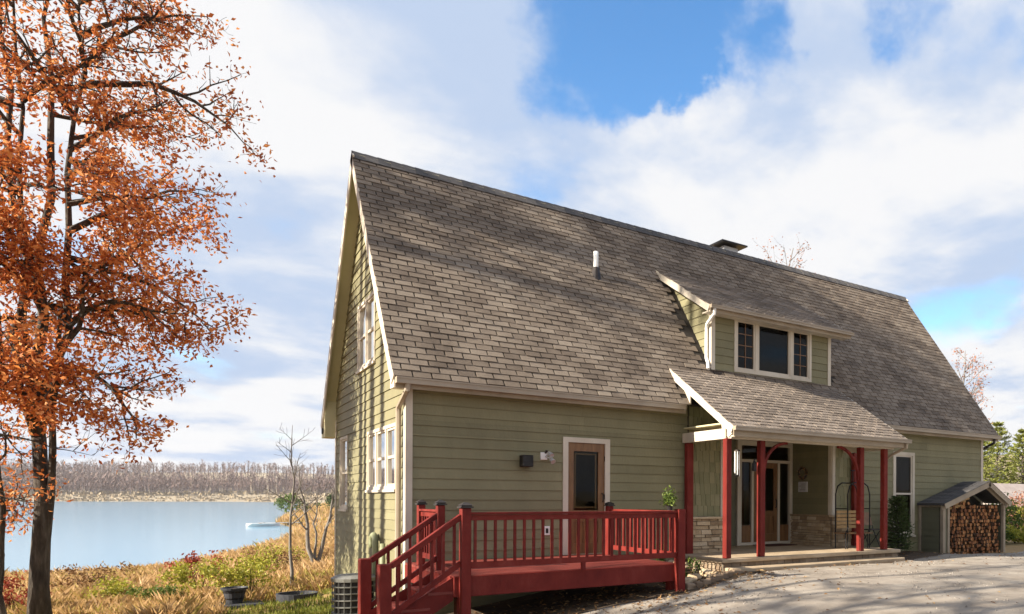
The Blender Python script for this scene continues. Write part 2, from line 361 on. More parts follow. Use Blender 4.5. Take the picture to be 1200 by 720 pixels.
def build_drive():
    b = MB(); xs = [-8 + .4 * i for i in range(40)] + [8 + .8 * i for i in range(66)]; T = 26
    for x in xs:
        e = edge_y(x) + .07 * math.sin(x * 3.1) + .05 * math.sin(x * 7.7) + .04 * math.sin(x * 17)
        for k in range(T + 1):
            y = e - (k / T) ** 1.8 * 28; dz = .022 + .012 * math.sin(x * 1.3 + y * .7) * math.sin(y * 1.9)
            if k == 0: dz = -.02
            b.v.append((x, y, g0(x, y) + dz))
    for i in range(len(xs) - 1):
        for k in range(T): p = i * (T + 1) + k; b.f.append([p, p + 1, p + T + 2, p + T + 1]); b.mi.append(0)
    tag(b.build('driveway', 'gravel', smooth=True), 'pale compacted gravel drive in front of the house', 'driveway', kind='structure')
build_drive()
b = MB()
for i in range(40):        # planting bed and bare soil between deck, porch and drive
    pass
xs = [-1.6 + .22 * i for i in range(68)]
for x in xs:
    e = edge_y(x) - .12
    for k in range(14):
        y = .05 + (e - .05) * k / 13; b.v.append((x, y, g0(x, y) + .012 + .02 * rnd.random() * (0 < k < 13)))
for i in range(len(xs) - 1):
    for k in range(13): p = i * 14 + k; b.f.append([p, p + 1, p + 15, p + 14]); b.mi.append(0)
tag(b.build('planting_bed', 'soil', smooth=True), 'dark bare soil bed along the house front', 'soil', kind='structure')

# ------------------------------------------------------------------ house
M_, ZR, YR, HL, HW = 1.3633, 8.37, 3.36, 16.35, 6.72
OXL, OXR, YF, YB = -.273, 16.80, -.288, 7.19
def rz(y): return ZR - M_ * abs(y - YR)
house = thing('house', (8.2, 3.3, -1.1), 'olive green clapboard house with a steep brown shingle roof by the lake', 'house')
FRONT = lambda a, off, z, y0=0: (a, y0 - off, z)
LEFT = lambda a, off, z, x0=0: (x0 - off, a, z)
def siding(parent, m, P, z0, z1, ext, holes, expo=.18, thick=.022, name='siding_board', maxlen=3.7, seed=1):
    r = random.Random(seed); z = z0
    while z < z1 - .02:
        zt = min(z + expo, z1); cuts = sorted({z, zt} | {c for h in holes for c in (h[2], h[3]) if z + .01 < c < zt - .01})
        for c0, c1 in zip(cuts, cuts[1:]):
            a0, b0 = ext(c0); a1, b1 = ext(c1 - .003)
            if b0 - a0 < .05: continue
            segs = [(a0, b0)]
            for h in holes:
                if h[2] < c1 - .005 and h[3] > c0 + .005:
                    ns = []
                    for s, e in segs:
                        if h[1] <= s or h[0] >= e: ns.append((s, e)); continue
                        if h[0] > s + .02: ns.append((s, h[0]))
                        if h[1] < e - .02: ns.append((h[1], e))
                    segs = ns
            fin = []
            for s, e in segs:
                while e - s > maxlen + .6: L_ = r.uniform(2.2, maxlen); fin.append((s, s + L_ - .0015)); s += L_ + .0015
                fin.append((s, e))
            for s, e in fin:
                s1 = a1 + .0 if abs(s - a0) < 1e-6 else s; e1 = b1 if abs(e - b0) < 1e-6 else e
                if e1 - s1 < .01: e1 = s1 + .01
                f0 = (c0 - z) / expo; f1 = (c1 - z) / expo; t = thick * r.uniform(.92, 1.1); o0 = t - (t - .005) * f0; o1 = t - (t - .005) * f1
                q = MB(); q.quad8([P(s, o0, c0), P(e, o0, c0), P(e, -.004, c0), P(s, -.004, c0), P(s1, o1, c1 - .002), P(e1, o1, c1 - .002), P(e1, -.004, c1 - .002), P(s1, -.004, c1 - .002)])
                q.build(name, m, parent)
        z = zt
def slab_with_holes(mb, P, a0, a1, z0, z1, holes, t=.1):
    A = sorted({a0, a1} | {c for h in holes for c in h[:2] if a0 < c < a1}); Zs = sorted({z0, z1} | {c for h in holes for c in h[2:] if z0 < c < z1})
    for x0, x1 in zip(A, A[1:]):
        for y0, y1 in zip(Zs, Zs[1:]):
            if any(h[0] <= (x0 + x1) / 2 <= h[1] and h[2] <= (y0 + y1) / 2 <= h[3] for h in holes): continue
            mb.quad8([P(x0, -.003, y0), P(x1, -.003, y0), P(x1, -t, y0), P(x0, -t, y0), P(x0, -.003, y1), P(x1, -.003, y1), P(x1, -t, y1), P(x0, -t, y1)])
DOOR = (2.80, 3.75, .335, 2.50); ALC = (6.60, 9.97, .12, 3.02); WINR = (12.26, 13.15, .45, 2.72)
holesF = [DOOR, ALC, WINR]
mb = MB(); slab_with_holes(mb, FRONT, .02, HL - .02, -.9, 3.5, holesF); wf = mb.build('wall', 'backing', house)
rest = [(5.62, 6.61, -.9, 3.5), (9.96, 10.80, -.9, 3.5)]      # shake-clad stretches beside the entry
siding(wf, 'siding', FRONT, -.78, 3.42, lambda z: (.09, HL - .085), holesF + rest, seed=3)
# gable wall facing the oak
G1 = (.62, 3.02, 1.56, 2.72); G2 = (2.36, 4.02, 4.05, 5.42); G3 = (5.12, 6.05, 1.15, 2.80)
holesG = [G1, G2, G3]
def gext(z):
    if z < rz(0) - .06: return (.0, HW)
    h = (ZR - .10 - z) / M_; return (YR - h, YR + h)
mb = MB()
poly = []
A = sorted({0, HW, YR} | {c for h in holesG for c in h[:2]}); Zc = sorted({-1.25, 3.3} | {c for h in holesG for c in h[2:] if c < 3.3})
for x0, x1 in zip(A, A[1:]):
    for y0, y1 in zip(Zc, Zc[1:]):
        if any(h[0] <= (x0 + x1) / 2 <= h[1] and h[2] <= (y0 + y1) / 2 <= h[3] for h in holesG): continue
        mb.quad8([LEFT(x0, -.003, y0), LEFT(x1, -.003, y0), LEFT(x1, -.1, y0), LEFT(x0, -.1, y0), LEFT(x0, -.003, y1), LEFT(x1, -.003, y1), LEFT(x1, -.1, y1), LEFT(x0, -.1, y1)])
def tri_slab(mb, y0, y1, z0, z1, hole=None):
    mb.quad8([LEFT(y0[0], -.003, z0), LEFT(y0[1], -.003, z0), LEFT(y0[1], -.1, z0), LEFT(y0[0], -.1, z0), LEFT(y1[0], -.003, z1), LEFT(y1[1], -.003, z1), LEFT(y1[1], -.1, z1), LEFT(y1[0], -.1, z1)])
e = lambda z: (YR - (ZR - .15 - z) / M_, YR + (ZR - .15 - z) / M_)
for z0, z1 in ((3.3, 4.05), (5.42, 8.15)): tri_slab(mb, e(z0), (e(z1)[0], e(z1)[1] + .002), z0, z1)
tri_slab(mb, (e(4.05)[0], G2[0]), (e(5.42)[0], G2[0]), 4.05, 5.42); tri_slab(mb, (G2[1], e(4.05)[1]), (G2[1], e(5.42)[1]), 4.05, 5.42)
wg = mb.build('wall', 'backing', house)
siding(wg, 'siding', LEFT, -1.14, 8.1, gext, holesG, seed=5)
# rear and far gable walls (plain, out of view)
mb = MB(); mb.box(.1, HW - .1, -1.2, HL - .1, HW, 3.3); mb.build('wall', 'siding', house)
mb = MB(); mb.prism([(HL - .09, .0, -.3), (HL - .09, HW, -.3), (HL - .09, HW, rz(HW) - .12), (HL - .09, YR, ZR - .15), (HL - .09, 0, rz(0) - .12)], (.09, 0, 0)); mb.build('wall', 'siding', house)
part('floor', 'backing', house, (.12, .12, -.05, 6.5, HW - .12, .02), (10.1, .12, -.05, HL - .12, HW - .12, .02))
part('ceiling', 'trim', house, (.12, .35, 3.02, HL - .12, HW - .35, 3.07))
# entry recess
AX0, AX1, AYB = 6.60, 9.97, 1.50
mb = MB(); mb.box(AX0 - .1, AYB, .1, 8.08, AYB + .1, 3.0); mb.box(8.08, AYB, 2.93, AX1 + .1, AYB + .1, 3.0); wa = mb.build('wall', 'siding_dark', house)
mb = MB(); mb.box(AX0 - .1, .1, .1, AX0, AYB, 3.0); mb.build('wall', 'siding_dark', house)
mb = MB(); mb.box(AX1 + .003, .1, .1, AX1 + .1, AYB, 3.0); was = mb.build('wall', 'backing', house)
siding(was, 'siding', lambda a, off, z: LEFT(a, off, z, AX1), 1.0, 2.98, lambda z: (.02, AYB), [], expo=.15, thick=.015, seed=8)
part('ceiling', 'soffit', house, (AX0, .0, 2.98, AX1, AYB, 3.02))
# shakes (short vertical cedar shakes) beside the entry
def shakes(parent, P, a0, a1, z0, z1, seed):
    r = random.Random(seed); z = z0
    while z < z1 - .03:
        zt = min(z + .24, z1); a = a0
        while a < a1 - .02:
            w = r.uniform(.10, .19); b_ = min(a + w, a1); dz = r.uniform(-.012, .012); t = r.uniform(.018, .028)
            q = MB(); q.quad8([P(a + .004, t, z + dz), P(b_ - .004, t, z + dz), P(b_ - .004, -.004, z + dz), P(a + .004, -.004, z + dz), P(a + .004, .005, zt + .01), P(b_ - .004, .005, zt + .01), P(b_ - .004, -.004, zt + .01), P(a + .004, -.004, zt + .01)]); q.build('shake', 'shake', parent); a = b_
        z = zt
shakes(wf, FRONT, 5.66, 6.50, 1.03, 3.4, 1); shakes(wf, FRONT, 10.07, 10.74, 1.03, 3.4, 2)
# stone wainscot
def stones(parent, P, a0, a1, z0, z1, seed, hmin=.05, hmax=.115, wmin=.12, wmax=.36, m='stone', name='stone', d0=.03, d1=.075):
    r = random.Random(seed); z = z0
    while z < z1 - .02:
        h = min(r.uniform(hmin, hmax), z1 - z)
        if z1 - z - h < .04: h = z1 - z
        a = a0 - r.uniform(0, .05)
        while a < a1 - .02:
            w = r.uniform(wmin, wmax); s = max(a, a0); b_ = min(a + w, a1)
            if a1 - b_ < .06: b_ = a1
            g = .006; j = lambda k=.008: r.uniform(-k, k); d = r.uniform(d0, d1)
            if b_ - s > .03:
                q = MB(); q.quad8([P(s + g, d + j(), z + g + j(.004)), P(b_ - g, d + j(), z + g + j(.004)), P(b_ - g, -.004, z + g), P(s + g, -.004, z + g), P(s + g + abs(j()), d - abs(j(.02)), z + h - g + j(.004)), P(b_ - g - abs(j()), d - abs(j(.02)), z + h - g + j(.004)), P(b_ - g, -.004, z + h - g), P(s + g, -.004, z + h - g)]); q.build(name, m, parent)
            a = b_ if b_ > a else a + w
        z += h
swl = part('stone_wainscot', 'mortar', house, (5.66, -.03, .0, 6.60, -.001, .98)); stones(swl, lambda a, o, z: FRONT(a, o + .03, z), 5.66, 6.60, .0, .98, 11)
swr = part('stone_wainscot', 'mortar', house, (9.93, -.03, .0, 10.74, -.001, .98)); stones(swr, lambda a, o, z: FRONT(a, o + .03, z), 9.93, 10.74, .0, .98, 12)
sws = part('stone_wainscot', 'mortar', house, (9.935, .0, .1, 9.968, AYB, .98)); stones(sws, lambda a, o, z: LEFT(a, o, z, 9.935), .0, AYB, .24, .98, 13)
for n, bx in enumerate([(5.66, -.14, .982, 6.63, 0, 1.03), (9.85, -.14, .982, 10.74, -.001, 1.03), (9.85, .001, .982, 9.97, AYB, 1.03)]): part('wainscot_cap', 'stone', house, bx, bevel=.01)
# trim boards
for bx in [(-.025, -.045, -1.1, .085, -.002, 3.36), (-.028, -.001, -1.1, -.002, .10, 3.45), (HL - .08, -.028, -.3, HL + .025, 0, 3.4), (6.50, -.03, 1.031, 6.60, .0, 3.0), (9.96, -.03, 1.031, 10.06, -.001, 3.0), (9.935, .001, 1.031, 9.966, .10, 2.98), (-.028, HW - .10, -1.1, -.002, HW + .02, 3.25)]:
    part('corner_board', 'trim', house, bx)
def window(parent, P, h, name='window', sashes=(0,), mull=(), gl='glass', trimw=.09, grid=None, rail=None, sill=True, curtain=False):
    a0, a1, z0, z1 = h; q = MB()
    def fr(A0, A1, Z0, Z1, w, o0, o1):
        for (x0, x1, y0, y1) in ((A0, A1, Z0, Z0 + w), (A0, A1, Z1 - w, Z1), (A0, A0 + w, Z0 + w, Z1 - w), (A1 - w, A1, Z0 + w, Z1 - w)):
            q.quad8([P(x0, o0, y0), P(x1, o0, y0), P(x1, o1, y0), P(x0, o1, y0), P(x0, o0, y1), P(x1, o0, y1), P(x1, o1, y1), P(x0, o1, y1)])
    fr(a0, a1, z0, z1, trimw, .032, -.02)
    wobj = q.build(name, 'trim', parent)
    cells = [a0 + trimw] + list(mull) + [a1 - trimw]
    for k, m0 in enumerate(mull):
        q = MB(); q.quad8([P(m0 - .045, .028, z0 + trimw), P(m0 + .045, .028, z0 + trimw), P(m0 + .045, -.02, z0 + trimw), P(m0 - .045, -.02, z0 + trimw), P(m0 - .045, .028, z1 - trimw), P(m0 + .045, .028, z1 - trimw), P(m0 + .045, -.02, z1 - trimw), P(m0 - .045, -.02, z1 - trimw)]); q.build('mullion', 'trim', wobj)
    for k in range(len(cells) - 1):
        c0 = cells[k] + (.045 if k else 0); c1 = cells[k + 1] - (.045 if k < len(cells) - 2 else 0)
        q = MB(); fr(c0, c1, z0 + trimw, z1 - trimw, .04, .012, -.035); q.build('sash', 'trim', wobj)
        q = MB(); g0_, g1_, b0_, b1_ = c0 + .04, c1 - .04, z0 + trimw + .04, z1 - trimw - .04
        q.face([P(g0_, -.02, b0_), P(g1_, -.02, b0_), P(g1_, -.02, b1_), P(g0_, -.02, b1_)]); q.build('pane', gl, wobj)
        if rail and k in rail:
            q = MB(); zm = (b0_ + b1_) / 2; q.quad8([P(g0_, .006, zm - .025), P(g1_, .006, zm - .025), P(g1_, -.034, zm - .025), P(g0_, -.034, zm - .025), P(g0_, .006, zm + .025), P(g1_, .006, zm + .025), P(g1_, -.034, zm + .025), P(g0_, -.034, zm + .025)]); q.build('meeting_rail', 'trim', wobj)
        if grid and k in grid:
            nx, nz = grid[k]
            for i in range(1, nx):
                x = g0_ + (g1_ - g0_) * i / nx; q = MB(); q.quad8([P(x - .009, -.006, b0_), P(x + .009, -.006, b0_), P(x + .009, -.017, b0_), P(x - .009, -.017, b0_), P(x - .009, -.006, b1_), P(x + .009, -.006, b1_), P(x + .009, -.017, b1_), P(x - .009, -.017, b1_)]); q.build('muntin', 'wood_door', wobj)
            for i in range(1, nz):
                zc = b0_ + (b1_ - b0_) * i / nz; q = MB(); q.quad8([P(g0_, -.007, zc - .009), P(g1_, -.007, zc - .009), P(g1_, -.018, zc - .009), P(g0_, -.018, zc - .009), P(g0_, -.007, zc + .009), P(g1_, -.007, zc + .009), P(g1_, -.018, zc + .009), P(g0_, -.018, zc + .009)]); q.build('muntin', 'wood_door', wobj)
        if curtain:
            q = MB(); n = 14
            for i in range(n):
                xa = c0 + (c1 - c0) * i / n; xb = c0 + (c1 - c0) * (i + 1) / n; oa, ob = (-.14 if i % 2 else -.18), (-.18 if i % 2 else -.14)
                if curtain == 'half' and k == 1 and .25 < (i + .5) / n < .7: continue
                q.face([P(xa, oa, z0), P(xb, ob, z0), P(xb, ob, z1), P(xa, oa, z1)])
            q.build('curtain', 'curtain', wobj)
    if sill:
        q = MB(); q.quad8([P(a0 - .03, .06, z0 - .05), P(a1 + .03, .06, z0 - .05), P(a1 + .03, -.003, z0 - .05), P(a0 - .03, -.003, z0 - .05), P(a0 - .03, .06, z0 - .002), P(a1 + .03, .06, z0 - .002), P(a1 + .03, -.003, z0 - .002), P(a0 - .03, -.003, z0 - .002)]); q.build('sill', 'trim', wobj)
    return wobj
window(house, FRONT, WINR, rail=(0,))
window(house, LEFT, G1, mull=(1.40, 2.24), gl='glass_sky', trimw=.06, rail=(0, 1, 2), curtain='half')
window(house, LEFT, G2, mull=(3.19,), gl='glass_sky', trimw=.06, rail=(0, 1))
window(house, LEFT, G3, gl='glass_sky', trimw=.06, rail=(0,))
# deck door
dt = MB(); x0, x1, z0, z1 = DOOR
dt.box(x0 - .02, -.036, z0, x0 + .085, 0, z1 + .085); dt.box(x1 - .085, -.036, z0, x1 + .02, 0, z1 + .085); dt.box(x0 + .085, -.034, z1 - .01, x1 - .085, 0, z1 + .085); dt.build('door_trim', 'trim', house)
dx0, dx1, dz0, dz1 = x0 + .085, x1 - .085, z0 + .01, z1 - .012
dr = MB(); dw = dx1 - dx0
dr.box(dx0, .005, dz0, dx0 + .13, .05, dz1); dr.box(dx1 - .13, .005, dz0, dx1, .05, dz1); dr.box(dx0 + .13, .006, dz1 - .16, dx1 - .13, .05, dz1); dr.box(dx0 + .13, .006, dz0 + .62, dx1 - .13, .05, dz0 + .84); dr.box(dx0 + .13, .006, dz0, dx1 - .13, .05, dz0 + .2); dr.box(dx0 + dw / 2 - .05, .007, dz0 + .2, dx0 + dw / 2 + .05, .05, dz0 + .62); dr.box(dx0 + .13, .03, dz0 + .2, dx1 - .13, .045, dz0 + .62)
door = dr.build('door', 'wood_door', house)
g = MB(); g.face([(dx0 + .13, .03, dz0 + .84), (dx1 - .13, .03, dz0 + .84), (dx1 - .13, .03, dz1 - .16), (dx0 + .13, .03, dz1 - .16)]); g.build('pane', 'glass', door)
cm = MB()
for s in (0, 1):
    x = dx0 + .16 if s == 0 else dx1 - .185
    cm.box(x, .034, dz0 + .88, x + .025, .045, dz1 - .2)
cm.box(dx0 + .185, .034, dz0 + .88, dx1 - .185, .045, dz0 + .91); cm.box(dx0 + .185, .034, dz1 - .225, dx1 - .185, .045, dz1 - .2); cm.build('came', 'wood_light', door)
ar = MB(); c = ((dx0 + dx1) / 2, .0, dz0 + .66); ar.tube([(c[0] + .2 * math.cos(a), .0, c[2] + .09 * math.sin(a)) for a in [math.pi * i / 10 for i in range(11)]], .014, 5); ar.build('carved_arch', 'wood_light', door)
hd = MB(); hd.tube([(dx1 - .05, -.03, dz0 + 1.0), (dx1 - .05, -.05, dz0 + 1.02), (dx1 - .05, -.05, dz0 + 1.15), (dx1 - .05, .0, dz0 + 1.17)], .012, 6); hd.build('handle', 'black_metal', door)
for hz in (.25, 1.05, 1.8): part('hinge', 'black_metal', door, (dx1 - .004, -.02, dz0 + hz, dx1 + .016, .004, dz0 + hz + .1))
part('threshold', 'slab', house, (dx0, -.05, z0 - .03, dx1, .06, z0 + .009))
# entry door unit
ex0, ex1, ez0, ez1 = 8.10, 9.955, .25, 2.90
fr = MB(); fr.box(ex0, AYB - .06, ez0, ex0 + .13, AYB + .05, ez1); fr.box(ex1 - .11, AYB - .06, ez0, ex1 - .01, AYB + .05, ez1); fr.box(ex0 + .13, AYB - .06, ez1 - .12, ex1 - .11, AYB + .05, ez1); fr.box(ex0 + .13, AYB - .055, 2.36, ex1 - .11, AYB + .05, 2.43); fr.box(ex0 + .13, AYB - .055, ez0, ex1 - .11, AYB + .05, ez0 + .07)
for x in (8.56, 9.44): fr.box(x, AYB - .05, ez0 + .07, x + .07, AYB + .05, 2.36)
ed = fr.build('entry_door_frame', 'trim', house)
dl = MB(); a0, a1 = 8.63, 9.44
dl.box(a0, AYB - .02, .32, a0 + .12, AYB + .03, 2.36); dl.box(a1 - .12, AYB - .02, .32, a1, AYB + .03, 2.36); dl.box(a0 + .12, AYB - .019, 2.22, a1 - .12, AYB + .03, 2.36); dl.box(a0 + .12, AYB - .019, .32, a1 - .12, AYB + .03, .52); dl.box(a0 + .12, AYB - .019, .98, a1 - .12, AYB + .03, 1.12); dl.box(a0 + .12, AYB + .01, .52, a1 - .12, AYB + .03, .98); dl.box(9.0, AYB - .017, .52, 9.07, AYB + .03, .98)
leaf = dl.build('entry_door', 'wood_door', house)
g = MB(); g.face([(a0 + .12, AYB, 1.12), (a1 - .12, AYB, 1.12), (a1 - .12, AYB, 2.22), (a0 + .12, AYB, 2.22)]); g.build('pane', 'glass', leaf)
hd = MB(); hd.tube([(a1 - .06, AYB - .03, 1.2), (a1 - .06, AYB - .07, 1.22), (a1 - .06, AYB - .07, 1.4), (a1 - .06, AYB - .03, 1.42)], .013, 6); hd.build('handle', 'black_metal', leaf)
for (p0, p1, q0, q1) in ((8.23, 8.56, .32, 2.36), (9.51, 9.845, .32, 2.36), (8.23, 9.845, 2.43, 2.78)):
    g = MB(); g.face([(p0, AYB + .01, q0), (p1, AYB + .01, q0), (p1, AYB + .01, q1), (p0, AYB + .01, q1)]); g.build('pane', 'glass', ed)
for (p0, p1) in ((8.23, 8.56), (9.51, 9.845)): part('panel', 'wood_door', ed, (p0, AYB - .01, .325, p1, AYB + .03, .75))
part('room_wall', 'wood_door', house, (8.0, 3.6, .1, 10.0, 3.7, 3.0))
# ---- roof
def roof_frame(o, y0, z0, y1, z1):
    es = Vector((0, y1 - y0, z1 - z0)).normalized(); ex = Vector((1, 0, 0)); return Vector(o), ex, es, ex.cross(es), math.hypot(y1 - y0, z1 - z0)
def shingle_mesh(name, w, l, hb, ht, m):
    q = MB(); q.v = [(0, 0, -.003), (w, 0, -.003), (w, l, -.003), (0, l, -.003), (0, 0, hb), (w, 0, hb), (w, l, ht), (0, l, ht)]
    q.f = [[4, 5, 6, 7], [0, 1, 5, 4], [1, 2, 6, 5], [3, 0, 4, 7]]; q.mi = [0] * 4; return q.mesh(name, m)
def shingle_field(parent, fr, wid, keep, m, n_ind, tab=.305, expo=.143, gap=.025, seed=1):
    O, ex, es, en, ln = fr; r = random.Random(seed); rows = int(ln / expo) + 1; items = []
    for k in range(rows):
        s = k * expo; off = (tab / 2 if k % 2 else 0) + r.uniform(-.02, .02); u = -off; l = min(expo * 1.3, ln - s)
        if l < .03: continue
        while u < wid - .02:
            a = max(u, 0); b_ = min(u + tab, wid)
            if b_ - a > .03 and keep((a + b_) / 2, s + expo / 2):
                items.append((a, b_ - a - gap, s + r.uniform(-.006, .006), l, r.uniform(.016, .026), r.uniform(-.006, .006)))
            u += tab
    def wpos(it): return O + ex * (it[0] + it[1] / 2) + es * it[2]
    items.sort(key=lambda it: (wpos(it) - CAM).length)
    org = origin(parent); base = {}
    R3 = Matrix((ex, es, en)).transposed()
    for it in items[:n_ind]:
        hb = round(it[4], 3); key = hb
        if key not in base: base[key] = shingle_mesh('shingle', 1, 1, hb, .004, m)
        ob = bpy.data.objects.new('shingle', base[key]); Mx = (R3 @ Matrix.Rotation(it[5], 3, 'Z') @ Matrix.Diagonal((it[1], it[3], 1))).to_4x4(); Mx.translation = O + ex * it[0] + es * it[2] - org
        link(ob, parent); ob.matrix_local = Mx
    if len(items) > n_ind:
        q = MB()
        for a, w, s, l, hb, rot in items[n_ind:]:
            c, sn = math.cos(rot), math.sin(rot); b0 = len(q.v)
            for (x, y, z) in ((0, 0, -.003), (w, 0, -.003), (w, l, -.003), (0, l, -.003), (0, 0, hb), (w, 0, hb), (w, l, .004), (0, l, .004)):
                q.v.append(tuple(O + ex * (a + x * c - y * sn) + es * (s + x * sn + y * c) + en * z))
            for f in ([4, 5, 6, 7], [0, 1, 5, 4], [1, 2, 6, 5], [3, 0, 4, 7]): q.f.append([b0 + i for i in f]); q.mi.append(0)
        tag(q.build('shingles', m, parent), kind='stuff')
nF = Vector((0, -M_, 1)).normalized(); nB = Vector((0, M_, 1)).normalized()
def slab(y0, z0, y1, z1, xa, xb, t0, t1, n):     # sloped slab between two offsets below the surface
    return [(xa, y0, z0) + (0,)] 
def sloped(mb, xa, xb, y0, z0, y1, z1, n, t0, t1):
    a = Vector((xa, y0, z0)); b_ = Vector((xb, y0, z0)); c = Vector((xb, y1, z1)); d = Vector((xa, y1, z1))
    mb.quad8([p - n * t1 for p in (a, b_, c, d)] + [p - n * t0 for p in (a, b_, c, d)]); return mb
mb = MB(); sloped(mb, OXL + .01, OXR - .01, YF, rz(YF), YR, ZR, nF, .012, .05); sloped(mb, OXL + .01, OXR - .01, YR + .001, ZR, YB, rz(YB), nB, .012, .05)
roof = mb.build('roof', 'underlay', house)
def kp(u, s):
    x = u + OXL; y = YF + s / math.hypot(1, M_); z = rz(y)
    if 6.30 < x < 10.68 and .45 < y < 2.33: return False      # under the dormer
    if 5.44 < x < 10.42 and y < .27: return False             # under the porch roof
    return True
fr_main = roof_frame((OXL, YF, rz(YF)), YF, rz(YF), YR, ZR)
fr_main = (fr_main[0] - nF * .012 * 0, *fr_main[1:])
O, ex, es, en, ln = fr_main; fr_main = (O - en * .012, ex, es, en, ln - .02)
shingle_field(roof, fr_main, OXR - OXL, kp, 'shingle', 300, seed=4)
frb = roof_frame((OXL, YB, rz(YB)), YB, rz(YB), YR, ZR); O, ex, es, en, ln = frb; en = -en if en.z < 0 else en
shingle_field(roof, (O - en * .012, ex, es, en, ln - .02), OXR - OXL, lambda u, s: True, 'shingle_far', 0, seed=9)
# ridge cap pieces
k = 0; x = OXL
rc = MB()
while x < OXR - .02:
    w = min(.24, OXR - x); t = .018 + .004 * (k % 2)
    rc.quad8([Vector((x, YR - .13, ZR - M_ * .13)) + nF * .004, Vector((x + w + .03, YR - .13, ZR - M_ * .13)) + nF * .004, Vector((x + w + .03, YR, ZR + .006)), Vector((x, YR, ZR + .006)), Vector((x, YR - .13, ZR - M_ * .13)) + nF * (t + .008), Vector((x + w + .03, YR - .13, ZR - M_ * .13)) + nF * t, Vector((x + w + .03, YR, ZR + .025)), Vector((x, YR, ZR + .035))])
    rc.quad8([Vector((x, YR, ZR + .006)), Vector((x + w + .03, YR, ZR + .006)), Vector((x + w + .03, YR + .13, ZR - M_ * .13)) + nB * .004, Vector((x, YR + .13, ZR - M_ * .13)) + nB * .004, Vector((x, YR, ZR + .035)), Vector((x + w + .03, YR, ZR + .025)), Vector((x + w + .03, YR + .13, ZR - M_ * .13)) + nB * t, Vector((x, YR + .13, ZR - M_ * .13)) + nB * (t + .008)])
    x += w; k += 1
tag(rc.build('ridge_cap', 'shingle_dark', roof), kind='stuff')
# soffits, rake boards, fascias
mb = MB(); sloped(mb, OXL + .03, HL, YF + .02, rz(YF + .02), YR - .0, ZR, nF, .052, .075); mb.build('soffit', 'soffit', house)
mb = MB(); sloped(mb, OXL + .03, HL, YR + .002, ZR, YB - .02, rz(YB - .02), nB, .052, .075); mb.build('soffit', 'soffit', house)
for xa in (OXL, OXR - .03):
    mb = MB(); sloped(mb, xa, xa + .028, YF - .005, rz(YF - .005), YR - .0, ZR, nF, .006, .20); mb.build('rake_board', 'trim', house)
    mb = MB(); sloped(mb, xa, xa + .028, YR + .001, ZR, YB, rz(YB), nB, .006, .20); mb.build('rake_board', 'trim', house)
# boxed rear eave end seen from the lake side
mb = MB(); ye = YB - .5; mb.prism([(OXL + .028, YB, rz(YB) - .05), (OXL + .028, YB, rz(YB) - .30), (OXL + .028, ye, rz(YB) - .30), (OXL + .028, ye, rz(ye) - .10)], (.25, 0, 0)); bxe = mb.build('eave_return', 'soffit', house)
mb = MB(); mb.tube([(OXL + .025, YB - .2, rz(YB) - .14), (OXL + .0, YB - .2, rz(YB) - .14)], .07, 12); mb.build('louvre', 'black_metal', bxe)
part('fascia', 'fascia', house, (OXL + .03, YF - .0, rz(YF) - .20, 5.40, YF + .025, rz(YF) - .035)); part('fascia', 'fascia', house, (10.42, YF, rz(YF) - .20, OXR - .03, YF + .025, rz(YF) - .035)); part('fascia', 'fascia', house, (OXL + .28, YB - .03, rz(YB) - .2, OXR - .03, YB, rz(YB) - .035))
part('eave_soffit', 'soffit', house, (.09, YF + .026, rz(YF) - .16, 5.40, -.001, rz(YF) - .135)); part('eave_soffit', 'soffit', house, (10.42, YF + .026, rz(YF) - .16, HL, -.001, rz(YF) - .135))
# gable end return under the front eave
mb = MB(); mb.prism([(-.255, YF + .026, rz(YF) - .19), (-.255, -.0, rz(YF) - .19), (-.255, .0, rz(0) - .13), (-.255, YF + .026, rz(YF) - .1)], (.25, 0, 0)); mb.build('eave_return', 'trim', house)
def gutter(parent, xa, xb, y, z, w=.11, h=.10):
    q = MB(); q.box(xa, y - w, z - h, xb, y - w + .012, z); q.box(xa, y - w + .012, z - h, xb, y - .001, z - h + .012); q.box(xa, y - .012, z - h + .012, xb, y - .001, z); q.box(xa, y - w + .012, z - h + .012, xa + .01, y - .012, z); q.box(xb - .01, y - w + .012, z - h + .012, xb, y - .012, z); q.box(xa, y - w - .012, z - .022, xb, y - w, z + .004)
    return q.build('gutter', 'gutter', parent)
gutter(house, OXL + .03, 5.34, YF, rz(YF) - .03); gutter(house, 10.55, OXR - .02, YF, rz(YF) - .03)
def pipe(parent, pts, r=.04, m='gutter', name='downspout', n=8): q = MB(); q.tube(pts, r, n); return q.build(name, m, parent, smooth=False)
pipe(house, [(-.06, YF - .05, rz(YF) - .13), (-.07, YF - .05, rz(YF) - .22), (-.085, .17, rz(YF) - .46), (-.085, .19, rz(YF) - .55), (-.085, .19, -.85), (-.16, .16, -.95)], .045)
pipe(house, [(OXR - .3, YF - .05, rz(YF) - .13), (OXR - .3, YF - .03, rz(YF) - .25), (HL + .09, .06, rz(YF) - .42), (HL + .09, .08, rz(YF) - .5), (HL + .09, .08, .0)], .04, 'cap')
# vent pipe through the roof
q = MB(); vy = 1.98; q.tube([(4.45, vy, rz(vy) - .1), (4.45, vy, rz(vy) + .5)], .055, 12); vp = q.build('vent_pipe', 'white', house, smooth=True)
q = MB(); q.tube([(4.45, vy, rz(vy) - .16), (4.45, vy, rz(vy) + .14)], [.13, .075], 12); q.build('boot', 'cap', vp)
